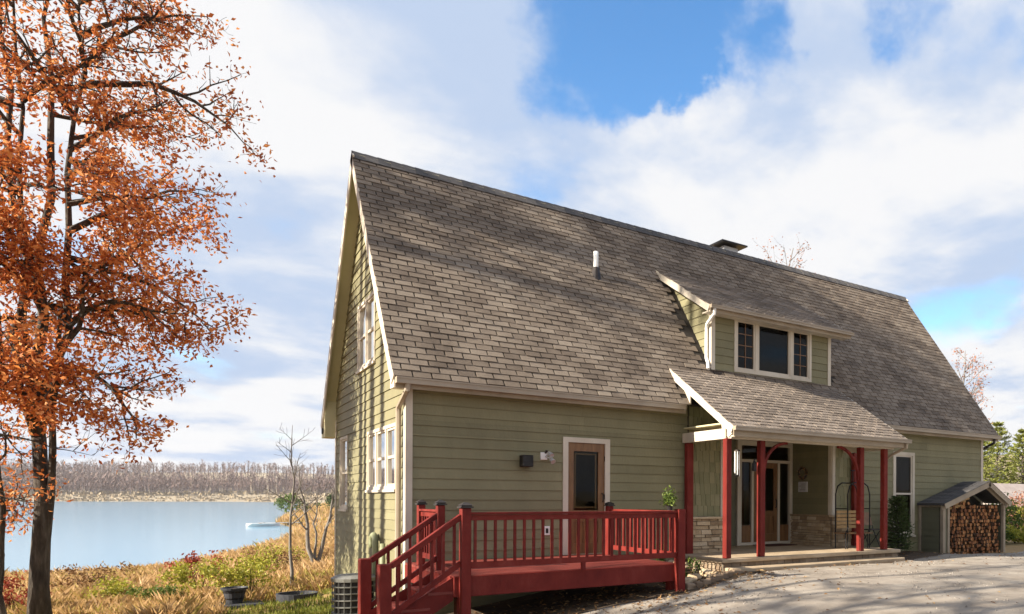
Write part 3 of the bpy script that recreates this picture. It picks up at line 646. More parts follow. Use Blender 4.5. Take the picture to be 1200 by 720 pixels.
# chimney
part('chimney', 'galv', house, (9.25, 3.62, 7.6, 9.75, 4.12, 8.62)); ch = part('chimney_cap', 'black_metal', house, (9.05, 3.42, 8.66, 9.95, 4.32, 8.70)); 
for sx in (9.3, 9.7):
    for sy in (3.67, 4.07): part('chimney_leg', 'black_metal', ch, (sx - .01, sy - .01, 8.62, sx + .01, sy + .01, 8.66))
# ---- dormer
DX0, DX1, DY = 6.555, 10.29, .427
DS, DC = .577, 5.657
dz_ = lambda y: DC + DS * y
nD = Vector((0, -DS, 1)).normalized()
WD = (7.19, 9.63, 4.37, 5.66)
mb = MB(); slab_with_holes(mb, lambda a, off, z: FRONT(a, off, z, DY), DX0 + .01, DX1 - .01, 4.2, 5.80, [WD], .06)
mb.box(DX0 + .02, DY + 1.2, 4.5, DX1 - .02, DY + 1.25, 6.3)
dorm = mb.build('dormer', 'backing', house)
siding(dorm, 'siding', lambda a, off, z: FRONT(a, off, z, DY), 4.34, 5.78, lambda z: (DX0 + .08, DX1 - .08), [WD], seed=21)
for xx, sg in ((DX0, 1), (DX1, -1)):
    mb = MB(); yt = (DC - .12 - (ZR - M_ * YR)) / (M_ - DS)
    mb.prism([(xx + sg * .004, DY + .06, rz(DY + .06) - .1), (xx + sg * .004, yt + .1, rz(yt + .1) - .1), (xx + sg * .004, DY + .06, dz_(DY) - .13)], (sg * .05, 0, 0)); ck = mb.build('dormer_cheek', 'backing', house)
    def cext(z):
        yb = (z - (ZR - M_ * YR)) / M_ + .0; ya = max(DY, (z - (DC - .12)) / DS) if z > dz_(DY) - .12 else DY
        return (ya + .06, max(yb, ya + .06))
    P = (lambda a, off, z: LEFT(a, off, z, DX0)) if sg == 1 else (lambda a, off, z: (DX1 + off, a, z))
    siding(ck, 'siding', P, 4.38, 6.75, cext, [], seed=23)
for bx in ((DX0 - .024, DY - .03, 4.30, DX0 + .08, DY - .001, 5.79), (DX0 - .025, DY, 4.36, DX0 - .002, DY + .075, 5.82), (DX1 - .08, DY - .03, 4.30, DX1 + .024, DY - .001, 5.79), (DX0 + .081, DY - .026, 5.66, DX1 - .081, DY - .001, 5.79)): part('dormer_trim', 'trim', house, bx)
wd = window(house, lambda a, off, z: FRONT(a, off, z, DY), WD, mull=(7.86, 8.96), gl='glass', grid={0: (2, 4), 2: (2, 4)}, trimw=.075, sill=False)
YE = .10
mb = MB(); sloped(mb, 6.26, 10.74, YE, dz_(YE), 2.36, dz_(2.36), nD, .012, .06); dr_ = mb.build('dormer_roof', 'underlay', house)
O, ex, es, en, ln = roof_frame((6.25, YE - .02, dz_(YE - .02)), YE - .02, dz_(YE - .02), 2.37, dz_(2.37)); shingle_field(dr_, (O - en * .012, ex, es, en, ln - .01), 4.5, lambda u, s: True, 'shingle_far', 0, seed=31)
for xa in (6.25, 10.725):
    mb = MB(); sloped(mb, xa, xa + .025, YE - .02, dz_(YE - .02), 2.40, dz_(2.40), nD, .004, .15); mb.build('dormer_rake', 'trim', house)
part('dormer_fascia', 'fascia', house, (6.276, YE - .015, dz_(YE) - .17, 10.724, YE + .008, dz_(YE) - .03)); part('dormer_soffit', 'trim', house, (6.276, YE + .009, dz_(YE) - .15, 10.724, DY - .03, dz_(YE) - .13))
gutter(house, 6.25, 10.75, YE - .016, dz_(YE) - .015, .085, .075)
pipe(house, [(6.36, YE - .06, dz_(YE) - .09), (6.37, YE - .04, dz_(YE) - .2), (6.47, DY + .06, dz_(YE) - .34), (6.485, DY + .1, dz_(YE) - .42), (6.485, DY + .1, 4.62)], .038, 'white')
pipe(house, [(6.485, DY + .1, 4.62), (6.47, DY + .02, 4.50), (6.40, DY - .1, 4.33)], .038, 'white')

# ------------------------------------------------------------------ covered porch
porch = thing('covered_porch', (8, -1, 0), 'covered entry porch with red timber posts, stone steps and a shingle roof', 'porch')
PX0, PX1, PYE, PZE, PS = 5.36, 10.52, -1.95, 2.83, .62
pz = lambda y: PZE + PS * (y - PYE); nP = Vector((0, -PS, 1)).normalized()
mb = MB(); sloped(mb, PX0 + .01, PX1 - .01, PYE, pz(PYE), .34, pz(.34), nP, .012, .07); pr = mb.build('roof', 'underlay', porch)
O, ex, es, en, ln = roof_frame((PX0, PYE - .02, pz(PYE - .02)), PYE - .02, pz(PYE - .02), .345, pz(.345)); shingle_field(pr, (O - en * .012, ex, es, en, ln), PX1 - PX0, lambda u, s: True, 'shingle_far', 300, seed=41)
for xa in (PX0, PX1 - .025):
    mb = MB(); sloped(mb, xa, xa + .025, PYE - .03, pz(PYE - .03), .37, pz(.37), nP, .003, .155); mb.build('rake_board', 'trim', porch)
for xx in (PX0 + .15, PX1 - .17):
    mb = MB(); mb.prism([(xx, -1.86, pz(-1.86) - .12), (xx, -1.62, 2.62), (xx, -1.42, 2.76), (xx, -1.34, pz(-1.34) - .12)], (.03, 0, 0)); mb.build('side_panel', 'trim', porch)
    part('side_beam', 'trim', porch, (xx - .04, -1.58, 2.60, xx + .09, -.05, 2.80))
    mb = MB(); mb.prism([(xx, -.28, pz(-.28) - .1), (xx, -.28, rz(-.28) - .0), (xx, .27, rz(.27) + .0)], (.03, 0, 0)); mb.build('side_panel', 'trim', porch)
part('fascia', 'fascia', porch, (PX0 + .026, PYE - .015, PZE - .21, PX1 - .026, PYE + .008, PZE - .03)); part('soffit', 'trim', porch, (PX0 + .16, PYE + .009, PZE - .20, PX1 - .026, -1.70, PZE - .17))
part('beam', 'trim', porch, (PX0 + .17, -1.69, 2.60, PX1 - .19, -1.53, 2.82)); part('ceiling', 'soffit', porch, (PX0 + .17, -1.52, 2.90, PX1 - .19, -.01, 2.93))
gutter(porch, PX0, PX1, PYE - .016, PZE - .02, .09, .08)
pipe(porch, [(PX1 - .12, PYE - .06, PZE - .1), (PX1 - .12, PYE - .05, PZE - .2), (PX1 - .16, -1.62, PZE - .34), (PX1 - .18, -1.5, PZE - .42)], .035)
PYP, FZ = -1.60, .25
for px in (5.50, 6.36, 9.28, 10.08):
    part('post', 'red', porch, (px - .066, PYP - .066, FZ, px + .066, PYP + .066, 2.60), bevel=.012)
for px in (5.60, 10.68): part('post', 'red', porch, (px - .08, -.17, .15, px + .08, -.052, 2.60), bevel=.01)
for x0, x1, zb, zt in ((6.43, 7.05, 1.98, 2.58), (9.21, 8.55, 1.85, 2.58)):
    q = MB(); pts = [(x0 + (x1 - x0) * (1 - math.cos(t)), PYP, zb + (zt - zb) * math.sin(t)) for t in [math.pi / 2 * i / 10 for i in range(11)]]
    for p0, p1 in zip(pts, pts[1:]): q.bar(p0, p1, .055, .06, up=(0, 1, 0))
    q.build('brace', 'red', porch)
part('floor', 'slab', porch, (5.30, -1.72, .17, 10.55, -.06, FZ), (6.62, -.06, .17, 9.92, AYB, FZ), bevel=.012)
rs_ = part('riser', 'mortar', porch, (5.36, -1.66, -.35, 10.50, -1.60, .168), (5.36, -1.60, -.35, 5.44, -.1, .168))
stones(rs_, lambda a, o, z: (a, -1.66 - o, z), 5.37, 10.50, .0, .165, 51, .075, .085, .16, .24, 'brick', 'brick', .012, .026); stones(rs_, lambda a, o, z: (5.36 - o, a, z), -1.64, -.2, -.25, .165, 52, .07, .1, .16, .3, 'brick', 'brick', .012, .026)
part('step', 'slab', porch, (5.36, -2.04, -.12, 10.32, -1.70, .085), bevel=.014)
part('door_mat', 'mat_rug', porch, (8.55, .75, FZ + .001, 9.5, 1.38, FZ + .016))

# kerb stones of the planting bed between deck and steps
r = random.Random(61); kx = 3.72
i = 0
while kx < 5.30:
    w = r.uniform(.16, .26); ky = edge_y(kx + w / 2) + .14; gzv = g0(kx, ky)
    q = MB(); hgt = r.uniform(.10, .14); q.quad8([(kx, ky - .08, gzv - .03), (kx + w - .015, ky - .05, gzv - .03), (kx + w - .015, ky + .1, gzv - .03), (kx, ky + .08, gzv - .03), (kx + .01, ky - .07, gzv + hgt), (kx + w - .02, ky - .04, gzv + hgt - r.uniform(0, .02)), (kx + w - .02, ky + .08, gzv + hgt), (kx + .015, ky + .07, gzv + hgt)])
    tag(q.build('edging_stone', 'brick', None, (kx, ky, gzv), bevel=.012), 'rough tan edging stone between the red deck and the porch steps', 'stone', 'edging stones of the planting bed'); kx += w; i += 1
for i in range(26):
    x = r.uniform(3.85, 5.2); y = r.uniform(edge_y(x) + .35, -.25); s = r.uniform(.07, .16); gzv = g0(x, y) + (.10 * (y + 2.5) / 2)
    q = MB(); q.lathe((x, y, gzv), [(s * .7, -.02), (s, s * .3), (s * .8, s * .65), (s * .3, s * .8)], 7)
    for k in range(len(q.v)): vx = q.v[k]; q.v[k] = (vx[0] + r.uniform(-.02, .02), vx[1] + r.uniform(-.02, .02), vx[2] + r.uniform(-.012, .012))
    tag(q.build('rock', 'stone', None, (x, y, gzv)), 'rounded rock in the bed between red deck and porch', 'rock', 'rocks in the planting bed')

# ------------------------------------------------------------------ red deck
deck = thing('wooden_deck', (1.8, -1.4, -.4), 'red painted timber deck with balustrade and stairs before the side door', 'deck')
KX0, KX1, KY, KZ = 0.0, 3.62, -2.72, .33
y = KY + .02; i = 0
while y < -.06:
    w = min(.142, -.045 - y); part('floor_board', 'red_floor', deck, (KX0 - .02, y, KZ - .035, KX1 + .02, y + w - .006, KZ + rnd.uniform(-.0015, .0015))); y += .142
part('fascia', 'red', deck, (KX0 - .03, KY - .04, KZ - .29, KX1 + .03, KY, KZ - .004), bevel=.006); part('fascia', 'red', deck, (KX1 + .0, KY, KZ - .29, KX1 + .035, -.05, KZ - .036)); part('fascia', 'red', deck, (KX0 - .03, KY, KZ - .29, KX0, -.05, KZ - .036))
for jy in (-2.0, -1.3, -.6): part('joist', 'red', deck, (KX0, jy - .02, KZ - .25, KX1, jy + .02, KZ - .037))
def deck_post(x, y, z0, z1, cap=True, s=.055):
    p = part('post', 'red', deck, (x - s, y - s, z0, x + s, y + s, z1), bevel=.008)
    if cap:
        q = MB(); q.box(x - s - .022, y - s - .022, z1 + .001, x + s + .022, y + s + .022, z1 + .022); q.box(x - s - .005, y - s - .005, z1 + .0225, x + s + .005, y + s + .005, z1 + .04); q.quad8([(x - s - .02, y - s - .02, z1 + .0405), (x + s + .02, y - s - .02, z1 + .0405), (x + s + .02, y + s + .02, z1 + .0405), (x - s - .02, y + s + .02, z1 + .0405), (x - .02, y - .02, z1 + .08), (x + .02, y - .02, z1 + .08), (x + .02, y + .02, z1 + .08), (x - .02, y + .02, z1 + .08)]); q.build('post_cap', 'cap', p)
    return p
deck_post(.10, KY - .1, g0(0, KY) - .1, 1.27, True, .065); deck_post(3.61, KY - .1, g0(3.6, KY) - .1, 1.24, False, .07)
deck_post(.08, -1.70, KZ, 1.30); deck_post(.08, -.62, KZ, 1.30); deck_post(3.58, -.38, KZ, 1.27, True, .06)
part('support_post', 'red', deck, (3.52, -2.66, g0(3.6, -2.6) - .1, 3.66, -2.52, KZ - .29)); part('support_post', 'red', deck, (.04, -2.66, g0(0, -2.6) - .1, .16, -2.52, KZ - .29))
ZT = 1.215
def rail_run(a, b, n, base, sk=False):
    a = Vector(a); b = Vector(b)
    q = MB(); q.bar(a + Vector((0, 0, -.02)), b + Vector((0, 0, -.02)), .10, .035); q.build('top_rail', 'red', deck, bevel=.004)
    q = MB(); q.bar(a + Vector((0, 0, -.078)), b + Vector((0, 0, -.078)), .04, .075); q.build('rail', 'red', deck)
    q = MB(); q.bar(a + Vector((0, 0, base)), b + Vector((0, 0, base)), .045, .085); q.build('bottom_rail', 'red', deck)
    for i in range(n):
        t = (i + .5) / n; p = a.lerp(b, t); s = .0175
        q = MB(); q.box(p.x - s, p.y - s, p.z + base + .03, p.x + s, p.y + s, p.z - .09); q.build('baluster', 'red', deck)
yr_ = KY - .1 + .0
rail_run((.165, yr_, ZT), (3.54, yr_, ZT), 24, -.735)
part('rail_block', 'red', deck, (1.83, yr_ - .03, KZ - .003, 1.89, yr_ + .03, ZT - .77))
rail_run((3.60, KY - .03, ZT), (3.60, -.44, ZT), 17, -.735); rail_run((.08, -1.64, ZT + .02), (.08, -.68, ZT + .02), 7, -.735)
# stairs
for k, (xa, xb, zt) in enumerate(((-.36, -.03, .125), (-.70, -.33, -.075), (-1.04, -.67, -.275), (-1.38, -1.01, -.47))):
    part('tread', 'red_floor', deck, (xa, KY - .02, zt - .04, xb, -1.72, zt), bevel=.006); part('riser', 'red', deck, (xb - .035, KY + .03, zt, xb - .012, -1.77, zt + .157)) if k else part('riser', 'red', deck, (xb - .03, KY + .03, zt, xb - .005, -1.77, zt + .20))
for yy in (KY + .01, -1.75):
    q = MB(); q.prism([(-.03, yy - .02, KZ - .01), (-.03, yy - .02, KZ - .33), (-1.25, yy - .02, -.78), (-1.42, yy - .02, -.78), (-1.42, yy - .02, -.5)], (0, .035, 0)); q.build('stringer', 'red', deck)
for yy, xn in ((yr_, -.92), (-1.70, -.94)):
    part('newel', 'red', deck, (xn - .075, yy - .075, -.95, xn + .075, yy + .075, .55), bevel=.01)
    a = Vector((xn + .07, yy, .545)); b_ = Vector((.04, yy, 1.185))
    q = MB(); q.bar(a + Vector((0, 0, -.03)), b_ + Vector((0, 0, -.03)), .085, .075); q.build('hand_rail', 'red', deck, bevel=.005)
    q = MB(); q.bar(a + Vector((0, 0, -.67)), b_ + Vector((0, 0, -.67)), .045, .07); q.build('bottom_rail', 'red', deck)
    for i in range(6):
        p = a.lerp(b_, (i + .6) / 6.2); q = MB(); q.box(p.x - .0175, p.y - .0175, p.z - .65, p.x + .0175, p.y + .0175, p.z - .05); q.build('baluster', 'red', deck)

# ------------------------------------------------------------------ firewood shed
shed = thing('firewood_shed', (14.8, -.5, -.1), 'small olive lean-to firewood shed with gabled roof against the house wall', 'shed')
SX0, SX1, SXA, SYF, SZE, SZA, SZ0 = 13.22, 16.42, 15.30, -.88, 1.34, 1.96, -.16
mb = MB(); mb.box(SX0 + .12, SYF + .12, SZ0 + .05, SX0 + .15, -.03, SZE - .05); ws = mb.build('side_wall', 'backing', shed)
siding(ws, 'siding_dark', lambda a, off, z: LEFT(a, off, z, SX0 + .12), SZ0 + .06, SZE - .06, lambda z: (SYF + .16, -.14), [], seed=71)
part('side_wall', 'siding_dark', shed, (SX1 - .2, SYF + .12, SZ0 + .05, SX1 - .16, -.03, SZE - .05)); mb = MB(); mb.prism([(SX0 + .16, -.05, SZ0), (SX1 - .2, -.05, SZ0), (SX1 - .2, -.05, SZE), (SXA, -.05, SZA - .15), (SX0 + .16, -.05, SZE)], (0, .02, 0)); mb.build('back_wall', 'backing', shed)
for bx in ((SX0 + .085, SYF + .015, SZ0, SX0 + .20, SYF + .115, SZE - .04), (SX0 + .30, SYF + .02, SZ0, SX0 + .39, SYF + .10, SZE + .02), (SX1 - .26, SYF + .02, SZ0, SX1 - .16, SYF + .115, SZE - .02), (SX0 + .09, -.12, SZ0, SX0 + .155, -.03, SZE - .05), (SX0 + .09, SYF + .12, SZE - .12, SX0 + .119, -.125, SZE - .05)): part('trim_post', 'fascia', shed, bx, bevel=.006)
part('strip', 'siding_dark', shed, (SX0 + .202, SYF + .05, SZ0 + .02, SX0 + .298, SYF + .09, SZE - .02))
part('base', 'slab', shed, (SX0 + .08, SYF + .0, SZ0 - .12, SX1 - .12, -.04, SZ0 + .02))
for (xa, za, xb, zb) in ((SX0, SZE - .02, SXA, SZA), (SXA, SZA, SX1, SZE + .03)):
    d = Vector((xb - xa, 0, zb - za)).normalized(); n = Vector((-d.z, 0, d.x)); q = MB()
    a = Vector((xa, SYF - .08, za)); b_ = Vector((xb, SYF - .08, zb)); ext = Vector((0, .88 - .05 + .08, 0))
    q.quad8([a - n * .05, b_ - n * .05, b_ - n * .05 + ext, a - n * .05 + ext, a, b_, b_ + ext, a + ext]); sr = q.build('roof', 'shingle_dark', shed)
    q = MB(); f0 = Vector((0, -.02, 0)); q.quad8([a + f0 - n * .15, b_ + f0 - n * .15, b_ + f0 * 0 - n * .15 - Vector((0, .001, 0)), a - n * .15 - Vector((0, .001, 0)), a + f0 - n * .006, b_ + f0 - n * .006, b_ - n * .006 - Vector((0, .001, 0)), a - n * .006 - Vector((0, .001, 0))]); q.build('rake_board', 'fascia', shed)
    q = MB(); q.quad8([a + Vector((0, .1, 0)) - n * .19, b_ + Vector((0, .1, 0)) - n * .19, b_ + Vector((0, .13, 0)) - n * .19, a + Vector((0, .13, 0)) - n * .19, a + Vector((0, .1, 0)) - n * .051, b_ + Vector((0, .1, 0)) - n * .051, b_ + Vector((0, .13, 0)) - n * .051, a + Vector((0, .13, 0)) - n * .051]); q.build('inner_board', 'fascia', shed)
    ln = (b_ - a).length; rr = random.Random(5); s = 0; left = xa == SX0
    O = a if left else b_; es = d if left else -d; ey = Vector((0, 1, 0)) if left else Vector((0, 1, 0))
    while s < ln - .03:
        yv = -.02
        l = min(.18, ln - s)
        while yv < ext.y - .05:
            w = min(.28, ext.y - .005 - yv); q = MB(); p = O + es * s + ey * yv; h = .014
            q.quad8([p, p + ey * (w - .01), p + ey * (w - .01) + es * l, p + es * l, p + n * h, p + ey * (w - .01) + n * h, p + ey * (w - .01) + es * l + n * .005, p + es * l + n * .005]); q.build('shingle', 'shingle_dark', sr); yv += w
        s += .145
# firewood
r = random.Random(77); tmpl = []
for k in range(7):
    n = r.choice((3, 4, 4, 5, 6, 8)); q = MB(); a0 = r.uniform(0, 6.28)
    ring = [(math.cos(a0 + 2 * math.pi * i / n) * r.uniform(.75, 1.12), math.sin(a0 + 2 * math.pi * i / n) * r.uniform(.75, 1.12)) for i in range(n)]
    b0 = 0; q.v = [(x, 0, z) for x, z in ring] + [(x * .97, .55, z * .97) for x, z in ring]
    q.f = [list(range(n)), list(range(2 * n - 1, n - 1, -1))] + [[(i + 1) % n, i, n + i, n + (i + 1) % n] for i in range(n)]; q.mi = [1, 1] + [0] * n
    tmpl.append(q.mesh('firewood_log', ['log_bark', 'log_end']))
sp = .1155; nl = 0; row = 0; z = SZ0 + .08
while z < SZA - .2:
    x = SX0 + .43 + (sp / 2 if row % 2 else 0)
    while x < SX1 - .30:
        top = SZE - .02 + (SZA - SZE) * ((x - SX0) / (SXA - SX0) if x < SXA else (SX1 - x) / (SX1 - SXA)) - .20 + .04 * math.sin(x * 9)
        if x < SX0 + .9: top -= .05
        if z < top and nl < 305:
            ob = bpy.data.objects.new('firewood_log', r.choice(tmpl)); s = r.uniform(.052, .064)
            ob.location = (x + r.uniform(-.01, .01), SYF + .13 + r.uniform(-.05, .09), z + r.uniform(-.008, .008)); ob.rotation_euler = (r.uniform(-.05, .05), r.uniform(0, 6.28), r.uniform(-.06, .06)); ob.scale = (s, 1, s); link(ob)
            tag(ob, 'split brown firewood log stacked end-on in the small wood shed', 'log', 'firewood stacked in the shed'); nl += 1
        x += sp
    z += sp * .87; row += 1
for k, (xa, zz) in enumerate(((13.66, 1.17), (13.72, 1.27), (13.9, 1.36))):
    q = MB(); q.tube([(xa, SYF + .18, zz), (xa + .75, SYF + .16, zz + .12)], [.045, .04], 6, jit=.15); tag(q.build('firewood_log', 'wood_light', None, (xa, SYF + .18, zz)), 'pale bark log lying crosswise on top of the firewood stack', 'log', 'crosswise logs on the firewood')

# ------------------------------------------------------------------ plants
def branchy(mb, start, d, length, rad, depth, r, tips, up=.1, spread=.9, kids=5, wig=.22, nseg=5, minr=.004, sides=(8, 6, 4, 3, 3), ratio=.55, level=0, kid_from=.25):
    pts = [Vector(start)]; rads = [rad]; d = Vector(d).normalized(); seg = length / nseg
    for i in range(nseg):
        d = (d + Vector((r.gauss(0, wig), r.gauss(0, wig), r.gauss(0, wig) * .7 + up))).normalized(); pts.append(pts[-1] + d * seg); rads.append(max(minr, rad * (1 - .75 * (i + 1) / nseg)))
    mb.tube(pts, rads, sides[min(level, len(sides) - 1)], cap=level == 0)
    if depth == 0: tips.append((pts, level)); return pts
    for k in range(kids):
        t = kid_from + (1 - kid_from) * (k + r.random()) / kids; f = t * nseg; i = min(nseg - 1, int(f)); p = pts[i].lerp(pts[i + 1], f - i); dd = (pts[i + 1] - pts[i]).normalized()
        perp = dd.cross(Vector((r.gauss(0, 1), r.gauss(0, 1), r.gauss(0, 1)))); perp.normalize()
        nd = (dd * (1 - spread * .5) + perp * spread).normalized()
        branchy(mb, p, nd, length * ratio * (1.15 - .5 * t) * r.uniform(.75, 1.25), max(minr, rads[i] * .55), depth - 1, r, tips, up, spread, kids, wig, max(3, nseg - 1), minr, sides, ratio, level + 1, kid_from)
    tips.append((pts[-2:], level)); return pts
def leaves_on(mb, tips, n, l, w, r, spread=.1, droop=.3, thin=None):
    for pts, lv in tips:
        m_ = n if thin is None else max(0, round(n * thin(pts[0].z) * r.choice((.3, .8, 1.2, 1.7))))
        for k in range(m_):
            i = r.randrange(len(pts) - 1); p = pts[i].lerp(pts[i + 1], r.random()) + Vector((r.gauss(0, spread), r.gauss(0, spread), r.gauss(0, spread)))
            d = Vector((r.gauss(0, 1), r.gauss(0, 1), r.gauss(0, 1) - droop)).normalized(); nr = d.cross(Vector((r.gauss(0, 1), r.gauss(0, 1), r.gauss(0, 1))))
            if nr.length < .01: continue
            mb.leaf(p, d, nr.normalized(), l * r.uniform(.45, 1.35), w * r.uniform(.6, 1.35))
def oak(base, H, limbs, seed, label, name='oak_tree', tr=.20, leafn=9, lean=(0, 0), stems=(), group=None, leafmat='oak_leaf', lsz=.105, spread=.15, bark='bark', kids=(7, 5), thin=None, leaders=(), fork=.3):
    r = random.Random(seed); base = Vector(base); root = thing(name, base, label, 'tree', group)
    tm = MB(); n = 12; tp = [base + Vector((lean[0] * (i / n) ** 1.4 + r.gauss(0, .04) * (i > 0), lean[1] * (i / n) + r.gauss(0, .04) * (i > 0), H * i / n - (.25 if i == 0 else 0))) for i in range(n + 1)]
    lead = [tp]
    if leaders:
        k0 = int(n * fork); stub = tp[:k0 + 1]; tm.tube(stub, [tr * (1.35 if i == 0 else 1 - .3 * i / k0) for i in range(k0 + 1)], 10, jit=.06); lead = []
        for (lx, ly, lh, lr) in leaders:
            q = [stub[-1] + Vector((0, 0, -.15))]; m = 9
            for i in range(1, m + 1): q.append(stub[-1] + Vector((lx * (i / m) ** .75 + r.gauss(0, .09), ly * (i / m) ** .75 + r.gauss(0, .09), lh * i / m)))
            tm.tube(q, [lr * (1 - .85 * i / m) for i in range(m + 1)], 8, jit=.06); lead.append(q)
    else: tm.tube(tp, [tr * (1.35 if i == 0 else 1 - .88 * i / n) for i in range(n + 1)], 10, jit=.06)
    for (sx, sy, hh, rr_) in stems:
        q = [base + Vector((sx * .12 * 0 + sx * (.12 + .88 * i / 7), sy * (.12 + .88 * i / 7), hh * i / 7 - (.25 if i == 0 else 0))) + Vector((r.gauss(0, .03), r.gauss(0, .03), 0)) for i in range(8)]
        tm.tube(q, [rr_ * (1 - .6 * i / 7) for i in range(8)], 8, jit=.06)
    tm.build('trunk', bark, root, smooth=True)
    bm_, lm, tips = MB(), MB(), []
    for (z, az, ln_, up, rad) in limbs:
        tl = max(lead, key=lambda q: (q[-1].x - base.x) * math.cos(az) + (q[-1].y - base.y) * math.sin(az) + r.gauss(0, .5)) if len(lead) > 1 else lead[0]
        i = 0
        while i < len(tl) - 2 and tl[i + 1].z < base.z + z: i += 1
        f = max(0, min(1, (base.z + z - tl[i].z) / max(.01, tl[i + 1].z - tl[i].z))); p = tl[i].lerp(tl[i + 1], f); d = Vector((math.cos(az), math.sin(az), up))
        pts = [p]; m = 8
        for k in range(m):
            d = (d + Vector((r.gauss(0, .2), r.gauss(0, .2), r.gauss(0, .18) - .06))).normalized(); pts.append(pts[-1] + d * ln_ / m)
        rads = [rad * (1 - .85 * k / m) for k in range(m + 1)]; bm_.tube(pts, rads, 6, cap=False)
        for k in range(kids[0]):
            t = .18 + .82 * (k + r.random()) / kids[0]; f = t * m; j = min(m - 1, int(f)); q = pts[j].lerp(pts[j + 1], f - j); dd = (pts[j + 1] - pts[j]).normalized(); side = dd.cross(Vector((r.gauss(0, 1), r.gauss(0, 1), r.gauss(0, .8) + .3))).normalized() * r.choice((-1, 1))
            branchy(bm_, q, dd * .6 + side * .8 + Vector((0, 0, r.uniform(-.25, .35))), min(1.5, .30 * ln_ + .25) * (1.2 - .5 * t) * r.uniform(.7, 1.2), rads[j] * .5 + .004, 1, r, tips, .0, .8, kids[1], .25, 4, .0035, (4, 3), .5)
    bm_.build('branches', bark, root)
    leaves_on(lm, tips, leafn, lsz, lsz * .5, r, spread, thin=thin)
    if lm.v: lm.build('crown', leafmat, root)
    return root
AZ_R = math.atan2(Rv.y, Rv.x)          # toward picture right
r = random.Random(3)
OB = (-5.2, 7.0, gz(-5.2, 7.0) - .05)
limbs = []
for z, ln_, up, da in ((4.3, 2.9, .1, .1), (4.7, 2.5, .12, -.5), (5.1, 3.3, .04, .35), (5.5, 3.1, .1, -.2), (5.9, 3.5, .04, .0), (6.3, 3.0, .12, .6), (6.8, 3.8, .05, -.3), (7.2, 4.1, .03, .2), (7.7, 3.8, .1, -.1), (8.2, 3.2, .12, .5), (8.7, 2.9, .14, -.4), (9.2, 3.0, .14, .15), (9.9, 3.3, .12, -.1), (10.5, 4.3, .05, .1), (10.9, 3.3, .2, -.5), (11.4, 3.2, .35, .2), (12.0, 2.8, .4, -.1), (12.6, 2.6, .35, .4)): limbs.append((z * 1.05, AZ_R + da + r.gauss(0, .12), ln_ * .72, up + .08 + r.uniform(0, .4), .03 + .010 * ln_))
for k in range(46):
    z = r.uniform(4.4, 14.4); limbs.append((z, AZ_R + (r.uniform(.7, 5.6) if k < 22 else r.uniform(-1.9, -.6)), r.uniform(1.5, 3.0), r.uniform(.0, .8), .045))
oak(OB, 15.7, limbs, 12, 'large oak full of rust orange leaves beside the lake bank', tr=.155, leafn=17, lean=(-.15, .1), stems=((.28, -.05, 6.5, .09),), kids=(8, 5), lsz=.118, thin=lambda z: .38 if z > 9.2 else (.7 if z > 7.4 else .95), leaders=((.75, -.7, 9.5, .085), (-.7, .5, 10.5, .095), (.1, .2, 11.0, .105), (-.35, -.7, 9.5, .075)), fork=.28)
# slim bare-stemmed young oaks beside it
for (bx, by, lx, ly, H, sd, lab) in ((-5.75, 6.8, -.05, .1, 7.5, 31, 'slender young oak with a forked dark trunk left of the big oak'), (-5.5, 5.6, -.75, .2, 6.5, 32, 'thin leaning oak sapling with dark stem and few orange leaves')):
    lb = [(r.uniform(2.2, H - .5), r.uniform(0, 6.28), r.uniform(.8, 1.7), r.uniform(.1, .5), .025) for _ in range(12)]
    oak((bx, by, g0(bx, by) - .05), H, lb, sd, lab, 'young_oak', .075 if sd == 31 else .06, 4, (lx, ly), ((-.5, .25, 3.2, .045),) if sd == 31 else (), kids=(5, 4))
# trees left of the picture whose shadows lie over roof, gable and drive
for k, (bx, by, H, sd, lo, ln_n, tr_, nb_, kd) in enumerate(((-10, 4.0, 15.0, 51, .72, 2, .24, 9, (4, 3)), (-11.5, 3.35, 16.6, 52, .8, 1, .2, 6, (4, 3)), (-14, 4.75, 23.5, 57, .72, 2, .3, 10, (4, 3)), (-16, 3.7, 22.5, 58, .75, 2, .3, 9, (4, 3)), (-18, 3.0, 24.8, 59, .80, 13, .32, 26, (6, 4)), (-21, 4.2, 26.6, 61, .84, 11, .3, 22, (6, 4)), (-12, -6.4, 12.5, 53, .3, 10, .2, 26, (6, 4)), (-20, -9.4, 15, 54, .3, 11, .2, 26, (6, 4)), (-15.5, -13.5, 14, 56, .3, 6, .2, 26, (6, 4)), (-13, -2.7, 13.5, 71, .5, 6, .22, 16, (5, 4)), (-17, -4.6, 16, 72, .4, 9, .24, 24, (6, 4)), (-14, -8.6, 13, 73, .35, 9, .22, 24, (6, 4)))):
    rr = random.Random(sd); lb = [(rr.uniform(H * lo, H * .97), rr.uniform(0, 6.28), rr.uniform(1.4, 3.0) if k < 6 else rr.uniform(1.8, 3.6), rr.uniform(.15, .6), .07) for _ in range(nb_)]
    oak((bx, by, gz(bx, by) - .1), H, lb, sd, 'tall thinly leaved oak standing in the grove west of the house', 'grove_tree', tr_, ln_n, group='grove of trees west of the house', kids=kd)
